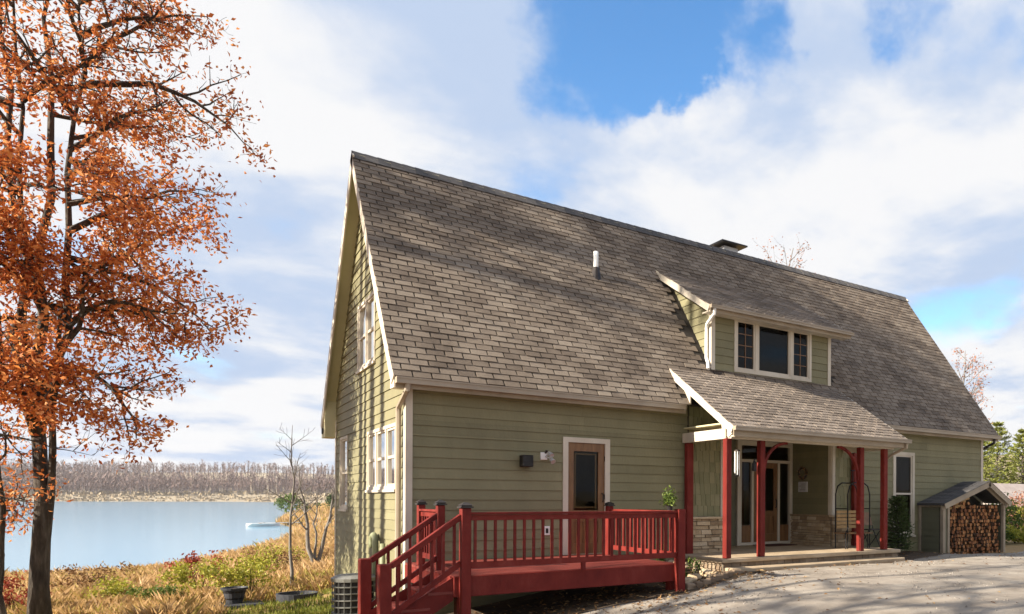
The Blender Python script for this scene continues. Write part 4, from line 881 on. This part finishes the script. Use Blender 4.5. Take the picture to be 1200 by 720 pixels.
# bare sapling and forked bare tree on the bank
def bare_tree(base, H, tr, seed, label, stems, name='bare_tree', leaf=None, leafn=3, lsz=.07, bark='bark_grey', wig=.1, up=.12, kids=5, depth=2):
    r = random.Random(seed); base = Vector(base); root = thing(name, base, label, 'tree'); tm, bm_, tips = MB(), MB(), []
    for (dx, dy, hh, rr_, k0) in stems:
        n = 9; pts = [base + Vector((dx * (i / n) ** .8 + r.gauss(0, .025) * (i > 0) * hh / 3, dy * (i / n) + r.gauss(0, .025) * (i > 0) * hh / 3, hh * i / n - (.15 if i == 0 else 0))) for i in range(n + 1)]; rads = [rr_ * (1 - .88 * i / n) for i in range(n + 1)]
        tm.tube(pts, rads, 7)
        for k in range(k0):
            t = .38 + .58 * (k + r.random()) / k0; f = t * n; i = min(n - 1, int(f)); p = pts[i].lerp(pts[i + 1], f - i); a = r.uniform(0, 6.28)
            branchy(bm_, p, (math.cos(a), math.sin(a), r.uniform(.4, 1.1)), hh * .30 * (1.25 - t) * r.uniform(.6, 1.3), rads[i] * .5 + .004, depth - 1, r, tips, up, .7, kids, wig, 4, .004, (5, 3, 3), .5)
    tm.build('trunk', bark, root, smooth=True); bm_.build('branches', bark, root)
    if leaf: lm = MB(); leaves_on(lm, tips, leafn, lsz, lsz * .6, r, .12); lm.build('crown', leaf, root)
    return root
def gp(x, y, dz=-.03): return (x, y, gz(x, y) + dz)
bare_tree(gp(-.5, 10.6), 4.5, .05, 61, 'straight bare sapling rising from a mulch ring on the bank', [(.02, .05, 4.6, .05, 12)], 'bare_sapling', wig=.16)
bare_tree(gp(1.35, 20.2), 5, .12, 62, 'low forked bare tree with two grey trunks on the meadow', [(-.55, .2, 4.2, .10, 7), (.75, -.1, 3.9, .09, 7), (.1, .5, 3.4, .06, 5)], wig=.2)
# trees behind the house
bare_tree((16.95, 9.5, -.4), 12, .14, 63, 'thin tree with sparse reddish leaves rising behind the roof ridge', [(-.05, 0, 12.2, .14, 18)], 'slender_tree', 'pink_leaf', 5, .11)
bare_tree((24.4, 6.3, -.2), 8.4, .12, 64, 'bare crowned tree with sparse pinkish leaves beyond the far gable', [(0, 0, 8.2, .12, 20)], 'slender_tree', 'pink_leaf', 6, .11)
def conifer(base, H, R, seed, label, name='pine_tree', m='pine_needle', group=None, layers=16, per=9, nl=26, nsz=.22):
    r = random.Random(seed); base = Vector(base); root = thing(name, base, label, 'tree', group); tm, cm_ = MB(), MB()
    tm.tube([base + Vector((0, 0, H * i / 6 - (.2 if i == 0 else 0))) for i in range(7)], [max(.02, H * .018 * (1 - i / 6.3)) for i in range(7)], 7)
    for k in range(layers):
        t = (k + .5) / layers; z = H * (.08 + .9 * t); rr = R * (1 - t) ** .8 * r.uniform(.8, 1.15) + .12
        for j in range(per):
            a = 6.283 * (j + r.random()) / per; d = Vector((math.cos(a), math.sin(a), .15 + .35 * t)); L_ = rr * r.uniform(.65, 1.1); p0 = base + Vector((0, 0, z)); tm.tube([p0, p0 + d * L_ * .5, p0 + d * L_ + Vector((0, 0, -.06 * L_))], [.025, .014, .005], 3, False)
            for i in range(nl):
                s = r.uniform(.25, 1.02); p = p0 + d * L_ * s + Vector((r.gauss(0, .07), r.gauss(0, .07), r.gauss(0, .05))) * (L_ * .9 + .2); nd = (d + Vector((r.gauss(0, .7), r.gauss(0, .7), r.gauss(0, .5) + .15))).normalized(); nr = nd.cross(Vector((r.gauss(0, 1), r.gauss(0, 1), r.gauss(0, 1)))); 
                if nr.length > .01: cm_.leaf(p, nd, nr.normalized(), nsz * r.uniform(.6, 1.2), nsz * .32)
    tm.build('trunk', 'bark', root); cm_.build('crown', m, root); return root
for k, (bx, by, H, R_, sd) in enumerate(((47.4, 21.2, 7.2, 2.4, 1), (52.0, 22.5, 8.6, 2.8, 2), (50.4, 19.2, 7.6, 2.6, 3), (54, 19.5, 9.0, 2.9, 4), (51, 15.8, 8.0, 2.6, 5), (57, 17.5, 9.0, 3.0, 6), (45.5, 23.5, 7.5, 2.3, 7))):
    conifer(gp(bx, by), H * .92, R_ * 1.12, sd + 80, 'sunlit yellow green pine beyond the firewood shed', group='pines beyond the shed', nsz=.30)
conifer((11.75, -.62, -.02), 1.5, .33, 90, 'small dark conical spruce leaning beside the last porch post', 'dwarf_spruce', 'needle', layers=16, per=9, nl=22, nsz=.09)
def bush(base, rx, rz_, n, lsz, m, label, name='shrub', cat='shrub', seed=1, group=None, stems=8):
    r = random.Random(seed); base = Vector(base); root = thing(name, base, label, cat, group); sm, lm = MB(), MB()
    for k in range(stems):
        a = r.uniform(0, 6.28); q = base + Vector((math.cos(a) * rx * .6 * r.random(), math.sin(a) * rx * .6 * r.random(), rz_ * r.uniform(.5, .9))); sm.tube([base + Vector((0, 0, -.03)), base.lerp(q, .5) + Vector((r.gauss(0, .03), r.gauss(0, .03), 0)), q], [.012, .009, .004], 3, False)
    cl = [(Vector((r.gauss(0, .45) * rx, r.gauss(0, .45) * rx, rz_ * r.uniform(.25, .95)))) for _ in range(max(4, n // 60))]
    for i in range(n):
        p = base + r.choice(cl) + Vector((r.gauss(0, .16) * rx, r.gauss(0, .16) * rx, r.gauss(0, .10) * rz_)); p.z = max(p.z, base.z + .01); d = Vector((r.gauss(0, 1), r.gauss(0, 1), r.gauss(.4, .8))).normalized(); nr = d.cross(Vector((r.gauss(0, 1), r.gauss(0, 1), r.gauss(0, 1))))
        if nr.length > .01: lm.leaf(p, d, nr.normalized(), lsz * r.uniform(.6, 1.3), lsz * .5)
    sm.build('stems', 'bark', root); lm.build('foliage', m, root); return root
bush(gp(-1.5, 9.9), .75, 1.15, 1500, .10, 'yellow_leaf', 'yellow green leafy bush behind the dark planter tub', seed=1)
bush(gp(-2.6, 10.8), .6, .95, 700, .10, 'yellow_leaf', 'small yellowing bush left of the planter tub on the bank', seed=2)
bush(gp(-2.6, 14.0), .6, 1.0, 700, .10, 'red_leaf', 'dark red leaved bush near the lake edge', seed=3)
for k, (bx, by, m, lab, rx) in enumerate(((18, 190, 'green_leaf', 'round green bush on the far side of the dock', 3.4), (30, 205, 'needle', 'darker green bush beside the far meadow', 3.0))):
    bush(gp(bx, by), rx, rx * 1.3, 900, .6, m, lab, seed=5 + k)
for k, (bx, by, m, lab, rx, h) in enumerate(((23.6, 3.6, 'green_leaf', 'broad green shrub to the right of the firewood shed', .9, 1.5), (26.9, 5.2, 'pink_leaf', 'tall pink leaved shrub behind the green one', .6, 1.7), (20.6, 1.5, 'yellow_leaf', 'low golden shrub at the gravel edge past the shed', .6, .6), (25.6, 4.0, 'yellow_leaf', 'golden green shrub before the neighbouring roof', 1.2, 1.5), (19.6, 1.5, 'green_leaf', 'little green shrub hard by the end of the shed', .35, .7))):
    bush(gp(bx, by), rx, h, 900, .14, m, lab, seed=15 + k)
for k, (bx, by, h, lab) in enumerate(((3.86, -1.9, .75, 'tall weedy plant growing against the deck corner'), (4.45, -2.0, .4, 'small leafy plant among the rocks by the steps'))):
    bush((bx, by, g0(bx, by)), .22, h, 220, .06, 'green_leaf', lab, 'plant', 'plant', seed=25 + k, stems=4)
for k, (bx, by, m, h, rx, lab) in enumerate(((-5.9, 9.2, 'red_leaf', .9, .7, 'rust red brush behind the oak trunks'), (-4.2, 11.5, 'yellow_leaf', .7, .7, 'pale green weeds right of the oak trunk'), (-.2, 15.5, 'litter', .9, .8, 'brown dry weeds behind the bare sapling'), (.3, 22, 'yellow_leaf', 1.1, 1.1, 'yellowed bush between sapling and forked tree'), (-5.0, 14, 'litter', .8, .9, 'brown brush halfway down the bank'), (2.4, 26, 'litter', 1.0, 1.2, 'brown thicket behind the forked bare tree'), (-3.4, 9.9, 'green_leaf', .5, .6, 'low green weeds at the lawn edge near the oak'))):
    bush(gp(bx, by), rx, h, 700, .09, m, lab, seed=45 + k)
# potted plant on the deck rail
pp = thing('potted_plant', (3.42, -2.80, 1.218), 'small bright green plant in a dark pot on the deck rail', 'plant')
q = MB(); q.lathe((3.42, -2.80, 1.218), [(.04, 0), (.055, .08), (.06, .085)], 12); q.build('pot', 'cap', pp)
lm = MB(); rr = random.Random(4)
for i in range(260):
    p = Vector((3.42 + rr.gauss(0, .055), -2.80 + rr.gauss(0, .055), 1.30 + abs(rr.gauss(.09, .08)))); d = Vector((rr.gauss(0, 1), rr.gauss(0, 1), rr.gauss(.4, .8))).normalized(); lm.leaf(p, d, d.cross(Vector((rr.gauss(0, 1), rr.gauss(0, 1), .3))).normalized(), .06, .03)
lm.build('foliage', 'green_leaf', pp)

# ------------------------------------------------------------------ garden and bank objects
b_ = gp(-1.9, 8.7, 0); pl = thing('planter_tub', b_, 'dark half barrel planter tub on a flat stone slab', 'planter')
q = MB(); q.lathe(b_, [(.17, .10), (.24, .42), (.28, .43), (.29, .48), (.25, .48), (.23, .44)], 20); q.build('tub', 'planter', pl, smooth=False)
for zz in (.2, .36): q = MB(); rr_ = .17 + .07 * (zz - .1) / .32 + .008; q.lathe((b_[0], b_[1], b_[2] + zz), [(rr_, 0), (rr_ + .008, .03)], 20); q.build('hoop', 'black_metal', pl)
q = MB(); q.lathe(b_, [(.22, .43), (.05, .46)], 12); q.build('soil', 'soil', pl)
q = MB(); q.quad8([(b_[0] - .55, b_[1] - .5, b_[2] - .06), (b_[0] + .65, b_[1] - .45, b_[2] - .06), (b_[0] + .6, b_[1] + .5, b_[2] - .06), (b_[0] - .5, b_[1] + .45, b_[2] - .06), (b_[0] - .5, b_[1] - .45, b_[2] + .095), (b_[0] + .6, b_[1] - .42, b_[2] + .097), (b_[0] + .56, b_[1] + .45, b_[2] + .095), (b_[0] - .46, b_[1] + .42, b_[2] + .096)])
tag(q.build('stone_slab', 'planter', None, b_, bevel=.02), 'flat dark stone slab under the planter tub', 'stone')
b_ = gp(-.62, 8.3, 0); mr_ = thing('fire_ring', b_, 'low dark metal fire ring on the lawn edge below the sapling', 'fire ring')
q = MB(); n = 24
for j in range(n):
    a, c = 6.283 * j / n, 6.283 * (j + 1) / n; f = lambda rr_, an, z: (b_[0] + rr_ * math.cos(an), b_[1] + rr_ * math.sin(an), b_[2] + z)
    q.quad8([f(.44, a, -.05), f(.44, c, -.05), f(.40, c, -.05), f(.40, a, -.05), f(.46, a, .17), f(.46, c, .17), f(.42, c, .17), f(.42, a, .17)])
q.build('ring', 'planter', mr_); q = MB(); q.lathe(b_, [(.41, .02), (.1, .07)], 16); q.build('ash', 'soil', mr_)
# dock and white boat far out
dk = thing('boat_dock', (7, 110, WATER), 'thin pale wooden dock running into the lake', 'dock')
for i in range(9): part('deck_board', 'galv', dk, (6.6 + i * .6, 110.0, WATER + .35, 7.17 + i * .6, 111.6, WATER + .43))
for i in range(4):
    for yy in (110.1, 111.5): part('pile', 'bark_grey', dk, (6.9 + i * 1.5, yy - .06, WATER - 1.2, 7.02 + i * 1.5, yy + .06, WATER + .5))
bt = thing('rowing_boat', (6.6, 108.6, WATER), 'small white rowing boat moored at the dock', 'boat')
q = MB(); prof = [(-1.9, .25), (-1.2, .6), (0, .72), (1.2, .6), (2.1, .03)]
for (xa, wa_), (xb, wb_) in zip(prof, prof[1:]): q.quad8([(6.6 + xa, 108.6 - wa_ * .6, WATER - .08), (6.6 + xb, 108.6 - wb_ * .6, WATER - .08), (6.6 + xb, 108.6 + wb_ * .6, WATER - .08), (6.6 + xa, 108.6 + wa_ * .6, WATER - .08), (6.6 + xa, 108.6 - wa_, WATER + .42), (6.6 + xb, 108.6 - wb_, WATER + .42), (6.6 + xb, 108.6 + wb_, WATER + .42), (6.6 + xa, 108.6 + wa_, WATER + .42)])
q.build('hull', 'white', bt); part('bench', 'wood_light', bt, (6.2, 108.1, WATER + .42, 6.5, 109.1, WATER + .46))
# air conditioner by the gable wall
ax, ay = -.47, 1.75; az = g0(ax, ay); ac = thing('air_conditioner', (ax, ay, az), 'round grey air conditioner unit against the gable wall', 'air conditioner')
q = MB(); q.lathe((ax, ay, az), [(.33, .0), (.33, .74)], 20); q.build('core', 'black_metal', ac)
q = MB(); q.lathe((ax, ay, az), [(.37, .74), (.38, .80), (.28, .85), (.05, .86)], 20); q.build('top', 'grill', ac)
q = MB(); q.lathe((ax, ay, az), [(.38, -.03), (.38, .05)], 20); q.build('base', 'grill', ac)
for zz in (.16, .28, .40, .52, .64): q = MB(); q.lathe((ax, ay, az + zz), [(.365, 0), (.37, .02)], 20); q.build('guard_ring', 'grill', ac)
for j in range(20): a = 6.283 * j / 20; part('guard_bar', 'grill', ac, (ax + .355 * math.cos(a) - .006, ay + .355 * math.sin(a) - .006, az + .05, ax + .355 * math.cos(a) + .006, ay + .355 * math.sin(a) + .006, az + .74))
# curved vent pipe on the gable wall
q = MB(); pts = [(-.10, 1.85, -.3), (-.10, 1.85, .55)] + [(-.10 - .0 * i, 1.85 + .16 - .16 * math.cos(a), .55 + .16 * math.sin(a)) for i, a in enumerate([math.pi * k / 8 for k in range(1, 9)])] + [(-.10, 2.17, .46)]
q.tube(pts, .055, 10); vpx = q.build('vent_hook', 'vent_pipe', house, smooth=True)
q = MB(); q.tube([(-.09, 1.3, -.4), (-.09, 1.3, .58)], .045, 8); q.build('vent_riser', 'vent_pipe', house, smooth=True)
# wall fittings
wl = thing('wall_lamp', (2.05, -.03, 2.09), 'black square box lamp on the siding beside the side door', 'lamp')
part('housing', 'black_metal', wl, (1.93, -.20, 1.985, 2.13, -.02, 2.20), bevel=.01); part('back_plate', 'black_metal', wl, (1.95, -.022, 2.0, 2.11, -.006, 2.19))
fl = thing('flood_light', (2.42, -.02, 2.2), 'twin head security flood light on a white square base plate', 'lamp')
part('base_plate', 'white', fl, (2.33, -.05, 2.13, 2.46, -.01, 2.27), bevel=.006)
for (sx, sz) in ((2.50, 2.13), (2.47, 2.24)):
    q = MB(); q.tube([(2.42, -.05, 2.19), (2.45, -.10, (sz + 2.19) / 2 + .01), (sx, -.14, sz)], .013, 6); q.build('arm', 'galv', fl); q = MB(); q.tube([(sx - .02, -.12, sz + .03), (sx, -.16, sz - .01), (sx + .01, -.20, sz - .04)], [.025, .045, .05], 10); hdx = q.build('lamp_head', 'galv', fl)
q = MB(); q.tube([(2.42, -.05, 2.26), (2.43, -.09, 2.30)], .022, 8); q.build('sensor', 'cap', fl)
ob_ = thing('outlet_box', (2.46, -.02, .8), 'grey weatherproof outlet box on the wall behind the railing', 'outlet')
part('cover', 'white', ob_, (2.40, -.04, .72, 2.52, -.012, .89), bevel=.008); part('socket', 'black_metal', ob_, (2.435, -.046, .76, 2.485, -.041, .85))
pq = thing('plaque', (9.95, 1.03, 1.74), 'pale rectangular plaque on the dark wall beside the entry door', 'sign')
part('board', 'paper', pq, (9.925, .86, 1.61, 9.952, 1.20, 1.88))
for k in range(4): part('line', 'grill', pq, (9.922, .92, 1.66 + k * .05, 9.9245, 1.14 - .05 * (k % 2), 1.675 + k * .05))
wr = thing('wreath', (9.93, 1.02, 2.1), 'dark twig wreath hanging above the entry plaque', 'wreath')
q = MB(); q.tube([(9.92, 1.02 + .14 * math.cos(a), 2.10 + .14 * math.sin(a)) for a in [6.2832 * k / 20 for k in range(21)]], .03, 6, jit=.3); q.build('ring', 'bark', wr)
lm = MB(); rr = random.Random(9)
for i in range(160): a = rr.uniform(0, 6.28); p = Vector((9.91 + rr.gauss(0, .015), 1.02 + .14 * math.cos(a) + rr.gauss(0, .02), 2.10 + .14 * math.sin(a) + rr.gauss(0, .02))); d = Vector((rr.gauss(-.5, .5), rr.gauss(0, 1), rr.gauss(0, 1))).normalized(); lm.leaf(p, d, d.cross(Vector((rr.gauss(0, 1), rr.gauss(0, 1), rr.gauss(0, 1)))).normalized(), .05, .025)
lm.build('leaves', 'litter', wr)
# wind chime hanging in the porch
wc = thing('wind_chime', (5.86, -1.45, 2.62), 'white and dark wind chime hanging from the porch beam', 'wind chime')
q = MB(); q.tube([(5.86, -1.45, 2.62), (5.86, -1.45, 2.40)], .004, 5); q.build('cord', 'rope', wc)
q = MB(); q.lathe((5.86, -1.45, 2.37), [(.06, 0), (.06, .02), (.02, .04)], 12); q.build('disc', 'bark', wc)
for j in range(6): a = 6.283 * j / 6; q = MB(); q.tube([(5.86 + .05 * math.cos(a), -1.45 + .05 * math.sin(a), 2.37), (5.86 + .05 * math.cos(a), -1.45 + .05 * math.sin(a), 2.02 - .03 * j)], .009, 6); q.build('chime_tube', 'white', wc)
q = MB(); q.lathe((5.86, -1.45, 1.86), [(.03, 0), (.05, .03), (.03, .06)], 10); q.build('striker', 'black_metal', wc)
pl_ = thing('post_lantern', (6.36, -1.70, 2.1), 'dark metal lantern hung on the second porch post', 'lantern')
q = MB(); q.tube([(6.24, -1.6, 2.22), (6.2, -1.60, 2.22)], .01, 5); q.build('bracket', 'black_metal', pl_); q = MB(); q.lathe((6.18, -1.60, 1.98), [(.05, 0), (.055, .02), (.05, .15), (.02, .2), (.008, .24)], 8); q.build('body', 'black_metal', pl_)
# swing seat with arched frame
sw = thing('garden_swing', (9.9, -.75, FZ), 'black arched metal glider seat on the porch beside the stone wainscot', 'seat')
for yy in (-.55, -.95):
    q = MB(); q.tube([(9.55, yy, FZ), (9.55, yy, 1.55), (9.62, yy, 1.74), (9.76, yy, 1.82), (10.10, yy, 1.82), (10.24, yy, 1.74), (10.31, yy, 1.55), (10.31, yy, FZ)], .017, 6); q.build('arch', 'black_metal', sw)
for xx in (9.55, 10.31): q = MB(); q.tube([(xx, -.95, 1.2), (xx, -.55, 1.2)], .012, 5); q.build('cross_bar', 'black_metal', sw); q = MB(); q.tube([(xx - .12, -1.0, FZ), (xx - .12, -1.0, .62), (xx - .05, -1.0, .72), (xx, -.97, .78)], .014, 5); q.build('arm', 'black_metal', sw)
for k in range(6): part('seat_slat', 'wood_door', sw, (9.50, -1.02 + k * .08, .60, 10.36, -.955 + k * .08, .625))
for k in range(5): part('back_slat', 'wood_light', sw, (9.60, -.54, .72 + k * .09, 10.27, -.52, .79 + k * .09))
q = MB(); q.tube([(9.93, -.75, 1.82), (9.93, -.75, 2.12)], .013, 5); q.tube([(9.86, -.75, 2.12), (10.0, -.75, 2.12)], .013, 5); q.build('finial', 'black_metal', sw); q = MB(); q.tube([(9.93, -.55, 1.82), (9.93, -.95, 1.82)], .013, 5); q.build('cross_bar', 'black_metal', sw)
# folding chair at the last post
fc = thing('patio_chair', (10.62, -.7, FZ), 'dark folding patio chair next to the last porch post', 'chair')
for xx in (10.42, 10.80):
    q = MB(); q.tube([(xx, -.85, FZ), (xx, -.62, .68), (xx, -.50, 1.12)], .012, 5); q.build('leg', 'black_metal', fc); q = MB(); q.tube([(xx, -.50, FZ), (xx, -.88, .68)], .012, 5); q.build('leg', 'black_metal', fc)
part('seat', 'cap', fc, (10.42, -.90, .67, 10.80, -.58, .695)); q = MB(); q.quad8([(10.43, -.61, .78), (10.79, -.61, .78), (10.79, -.60, .78), (10.43, -.60, .78), (10.43, -.515, 1.1), (10.79, -.515, 1.1), (10.79, -.505, 1.1), (10.43, -.505, 1.1)]); q.build('backrest', 'wood_door', fc)
# lamps seen through windows
cl = thing('chandelier', (12.75, 1.6, 2.3), 'small lit chandelier seen through the window by the porch', 'lamp')
q = MB(); q.tube([(12.75, 1.6, 3.0), (12.75, 1.6, 2.25)], .012, 5); q.build('stem', 'cap', cl)
for k, (dx, dy) in enumerate(((-.24, .1), (-.08, -.2), (.1, .15), (.26, -.1))):
    q = MB(); q.tube([(12.75, 1.6, 2.25), (12.75 + dx, 1.6 + dy, 2.22)], .009, 5); q.build('arm', 'cap', cl); q = MB(); q.lathe((12.75 + dx, 1.6 + dy, 2.22), [(.02, 0), (.05, .04), (.05, .08), (.02, .11)], 10); q.build('bulb', 'bulb', cl)
dl_ = thing('lamp_globe', (7.42, .9, 5.3), 'warm lit globe lamp behind the dormer window', 'lamp')
q = MB(); q.lathe((7.42, .9, 5.22), [(.02, 0), (.075, .05), (.08, .11), (.03, .17)], 12); q.build('globe', 'shade_glow', dl_, smooth=True); q = MB(); q.tube([(7.42, .9, 5.39), (7.42, .9, 5.85)], .008, 5); q.build('cord', 'cap', dl_)
# neighbouring building
nb = thing('neighbour_house', (43, 14, -.4), 'low neighbouring house with pale grey roof beyond the shed', 'house')
q = MB(); q.box(36.3, 12.6, -.4, 50.0, 16.0, .95); q.build('wall', 'fascia', nb)
q = MB(); q.prism([(35.7, 12.1, .85), (35.7, 14.3, 2.55), (35.7, 16.5, .85)], (15, 0, 0)); q.build('roof', 'far_roof', nb)
for x in (38, 41, 44, 47): wq = part('window', 'white', nb, (x, 12.57, -.1, x + 1.0, 12.595, .75)); part('pane', 'black_metal', wq, (x + .08, 12.555, -.02, x + .92, 12.569, .67))

# ------------------------------------------------------------------ ground cover (uncountable)
def blades(name, pts, m, h, w, label, cat, seed=1, lean=.35):
    r = random.Random(seed); q = MB()
    for (x, y, z, sc) in pts:
        for k in range(3):
            a = r.uniform(0, 6.28); hh = h * sc * r.uniform(.5, 1.25); dx, dy = math.cos(a), math.sin(a); ww = w * sc * r.uniform(.7, 1.3); l = lean * r.uniform(.1, 1) * hh; a2 = r.uniform(0, 6.28); px, py = x + r.gauss(0, .05 * sc), y + r.gauss(0, .05 * sc)
            b0 = len(q.v); q.v += [(px - dx * ww, py - dy * ww, z - .03), (px + dx * ww, py + dy * ww, z - .03), (px + dx * ww * .7 + math.cos(a2) * l * .4, py + dy * ww * .7 + math.sin(a2) * l * .4, z + hh * .6), (px + math.cos(a2) * l, py + math.sin(a2) * l, z + hh)]
            q.f += [[b0, b0 + 1, b0 + 2], [b0, b0 + 2, b0 + 3]]; q.mi += [0, 0]
    return tag(q.build(name, m), label, cat, kind='stuff')
r = random.Random(101); near, far_ = [], []
def screen_pt(px, dist): d = Fv + cxv * ((px - 863.85) / 856); return CAM + d * dist
for i in range(42000):
    t = r.random(); dist = 15.5 + 60 * t ** 1.7; p = screen_pt(r.uniform(-60, 470), dist)
    if p.x > -.25 and p.y < 7.6: continue
    if -2.2 < p.x < 1 and p.y < 8.9 and p.y > 6: continue
    if p.y < 7 and p.x > -2.8: continue
    if lake_dist(p.x, p.y) < .15: continue
    z = gz(p.x, p.y); cl_ = math.sin(p.x * 2.3 + 2 * math.sin(p.y * .9)) * math.cos(p.y * 1.3 + 1.5 * math.sin(p.x * 1.1)); sc_ = (.8 + dist / 60) * (.55 + .55 * (.5 + .5 * cl_) + .35 * (r.random() < .08))
    near.append((p.x, p.y, z, sc_))
blades('meadow_grass', near, 'dry_grass', .30, .0065, 'tall golden dry grass on the bank down to the lake', 'grass', 3, .9)
lw = []
for i in range(7000):
    x = r.uniform(-4.2, .2); y = r.uniform(-2, 8.9)
    if x > -.15 and -.1 < y < 6.8: continue
    lw.append((x, y, gz(x, y), r.uniform(.7, 1.2)))
blades('lawn_grass', lw, 'lawn_grass', .10, .012, 'short green lawn strip beside the gable end', 'grass', 4)
fg = []
for i in range(5200):
    dist = 75 + 240 * r.random() ** 1.5; p = screen_pt(r.uniform(250, 480), dist)
    if lake_dist(p.x, p.y) < .4: continue
    fg.append((p.x, p.y, gz(p.x, p.y), dist / 30))
blades('far_meadow', fg, 'dry_grass', .16, .02, 'dry reeds on the far meadow right of the lake', 'grass', 6)
q = MB()
for i in range(2000):
    x = r.uniform(-1.3, 6); 
    if r.random() < .35: x = r.uniform(-4, 16)
    y = edge_y(x) + r.gauss(.5, 1.0) if r.random() < .86 else edge_y(x) - abs(r.gauss(0, 3.5))
    if y > -.1 and x > -.2: continue
    z = g0(x, y) + .038; d = Vector((r.gauss(0, 1), r.gauss(0, 1), r.gauss(0, .2))).normalized(); n = Vector((r.gauss(0, .25), r.gauss(0, .25), 1)).normalized(); n = (n - d * n.dot(d)).normalized(); q.leaf(Vector((x, y, z)), d, n, r.uniform(.05, .10), r.uniform(.03, .05))
tag(q.build('leaf_litter', 'litter'), 'scattered dry brown leaves round the deck and drive', 'leaves', kind='stuff')
q = MB()
for i in range(3600):
    x = r.uniform(-1, 26); y = edge_y(x) - abs(r.gauss(0, 3.2)) - .02; s = r.uniform(.006, .019) * (1 + .8 * (r.random() < .05)); z = g0(x, y) + .024; b0 = len(q.v)
    q.v += [(x - s, y - s * .6, z - .01), (x + s, y - s * .7, z - .01), (x + s * .8, y + s, z - .01), (x - s * .8, y + s * .8, z - .01), (x + r.uniform(-s, s) * .3, y, z + s * .8)]; q.f += [[b0, b0 + 1, b0 + 4], [b0 + 1, b0 + 2, b0 + 4], [b0 + 2, b0 + 3, b0 + 4], [b0 + 3, b0, b0 + 4]]; q.mi += [0] * 4
tag(q.build('loose_gravel', 'pebble'), 'loose pebbles lying on the drive', 'gravel', kind='stuff')
# far forest and shoreline scrub
def forest():
    r = random.Random(202); tr, cr = MB(), MB()
    for i in range(7000):
        px = r.uniform(-260, 640); dd = 690 + 200 * r.random() if r.random() < .55 else 760 + 420 * r.random(); p = screen_pt(px, dd)
        d = lake_dist(p.x, p.y)
        if d < 72: continue
        z = gz(p.x, p.y); H = r.uniform(10, 19) * (1.0 if r.random() < .9 else 1.25); x, y = p.x, p.y; rr_ = .35; b0 = len(tr.v)
        tr.v += [(x - rr_, y, z), (x + rr_, y, z), (x, y + rr_, z), (x, y, z + H * .85)]; tr.f += [[b0, b0 + 1, b0 + 3], [b0 + 1, b0 + 2, b0 + 3], [b0 + 2, b0, b0 + 3]]; tr.mi += [0] * 3
        for k in range(21):
            a = r.uniform(0, 6.28); zb = z + H * r.uniform(.22, .8); L_ = H * r.uniform(.14, .34); dx, dy = math.cos(a), math.sin(a); up = r.uniform(.5, 1.6); q0 = Vector((x, y, zb)); q1 = q0 + Vector((dx, dy, up)).normalized() * L_; sd = Vector((-dy, dx, 0)) * r.uniform(.12, .5); b0 = len(cr.v); m_ = q0.lerp(q1, .6)
            cr.v += [tuple(q0), tuple(m_ + sd), tuple(q1), tuple(m_ - sd)]; cr.f += [[b0, b0 + 1, b0 + 2], [b0, b0 + 2, b0 + 3]]; cr.mi += [0, 0]
    root = tr.build('forest', 'far_trunk'); tag(root, 'bare mauve brown forest along the far lake shore', 'forest', kind='stuff'); c = cr.build('crowns', 'twig', root); tag(c, kind='stuff')
    q = MB()
    for i in range(5200):
        px = r.uniform(-260, 640); p = screen_pt(px, 620 + 190 * r.random()); d = lake_dist(p.x, p.y)
        if d < 1 or d > 95: continue
        z = gz(p.x, p.y); s = r.uniform(.7, 1.7) * (1.7 if d > 66 else 1)
        for k in range(4):
            a = r.uniform(0, 6.28); c0 = Vector((p.x + r.gauss(0, 1.2), p.y + r.gauss(0, 1.2), z)); sd = Vector((math.cos(a), math.sin(a), 0)) * s * .7; b0 = len(q.v); q.v += [tuple(c0 - sd), tuple(c0 + sd), tuple(c0 + sd * .6 + Vector((0, 0, s * .8))), tuple(c0 - sd * .4 + Vector((0, 0, s * r.uniform(.7, 1.2))))]; q.f += [[b0, b0 + 1, b0 + 2, b0 + 3]]; q.mi += [0]
    tag(q.build('shore_scrub', 'far_shrub'), 'tan reed and scrub belt along the far shore', 'scrub', kind='stuff')
forest()
# ------------------------------------------------------------------ air over the lake
hz = MB(); hz.box(-1900, -1900, -8, 1900, 1900, 62); ho = hz.build('haze', 'white'); ho.data.materials.clear()
hm = bpy.data.materials.new('haze'); hm.use_nodes = True; ht = hm.node_tree; ht.nodes.clear()
o_ = ht.nodes.new('ShaderNodeOutputMaterial'); pv = ht.nodes.new('ShaderNodeVolumePrincipled'); pv.inputs['Color'].default_value = (.86, .88, .95, 1); pv.inputs['Density'].default_value = .00011; pv.inputs['Anisotropy'].default_value = .2
ht.links.new(pv.outputs[0], o_.inputs['Volume']); ho.data.materials.append(hm); tag(ho, 'thin autumn haze over the lake', 'haze', kind='stuff')
bpy.context.view_layer.update()
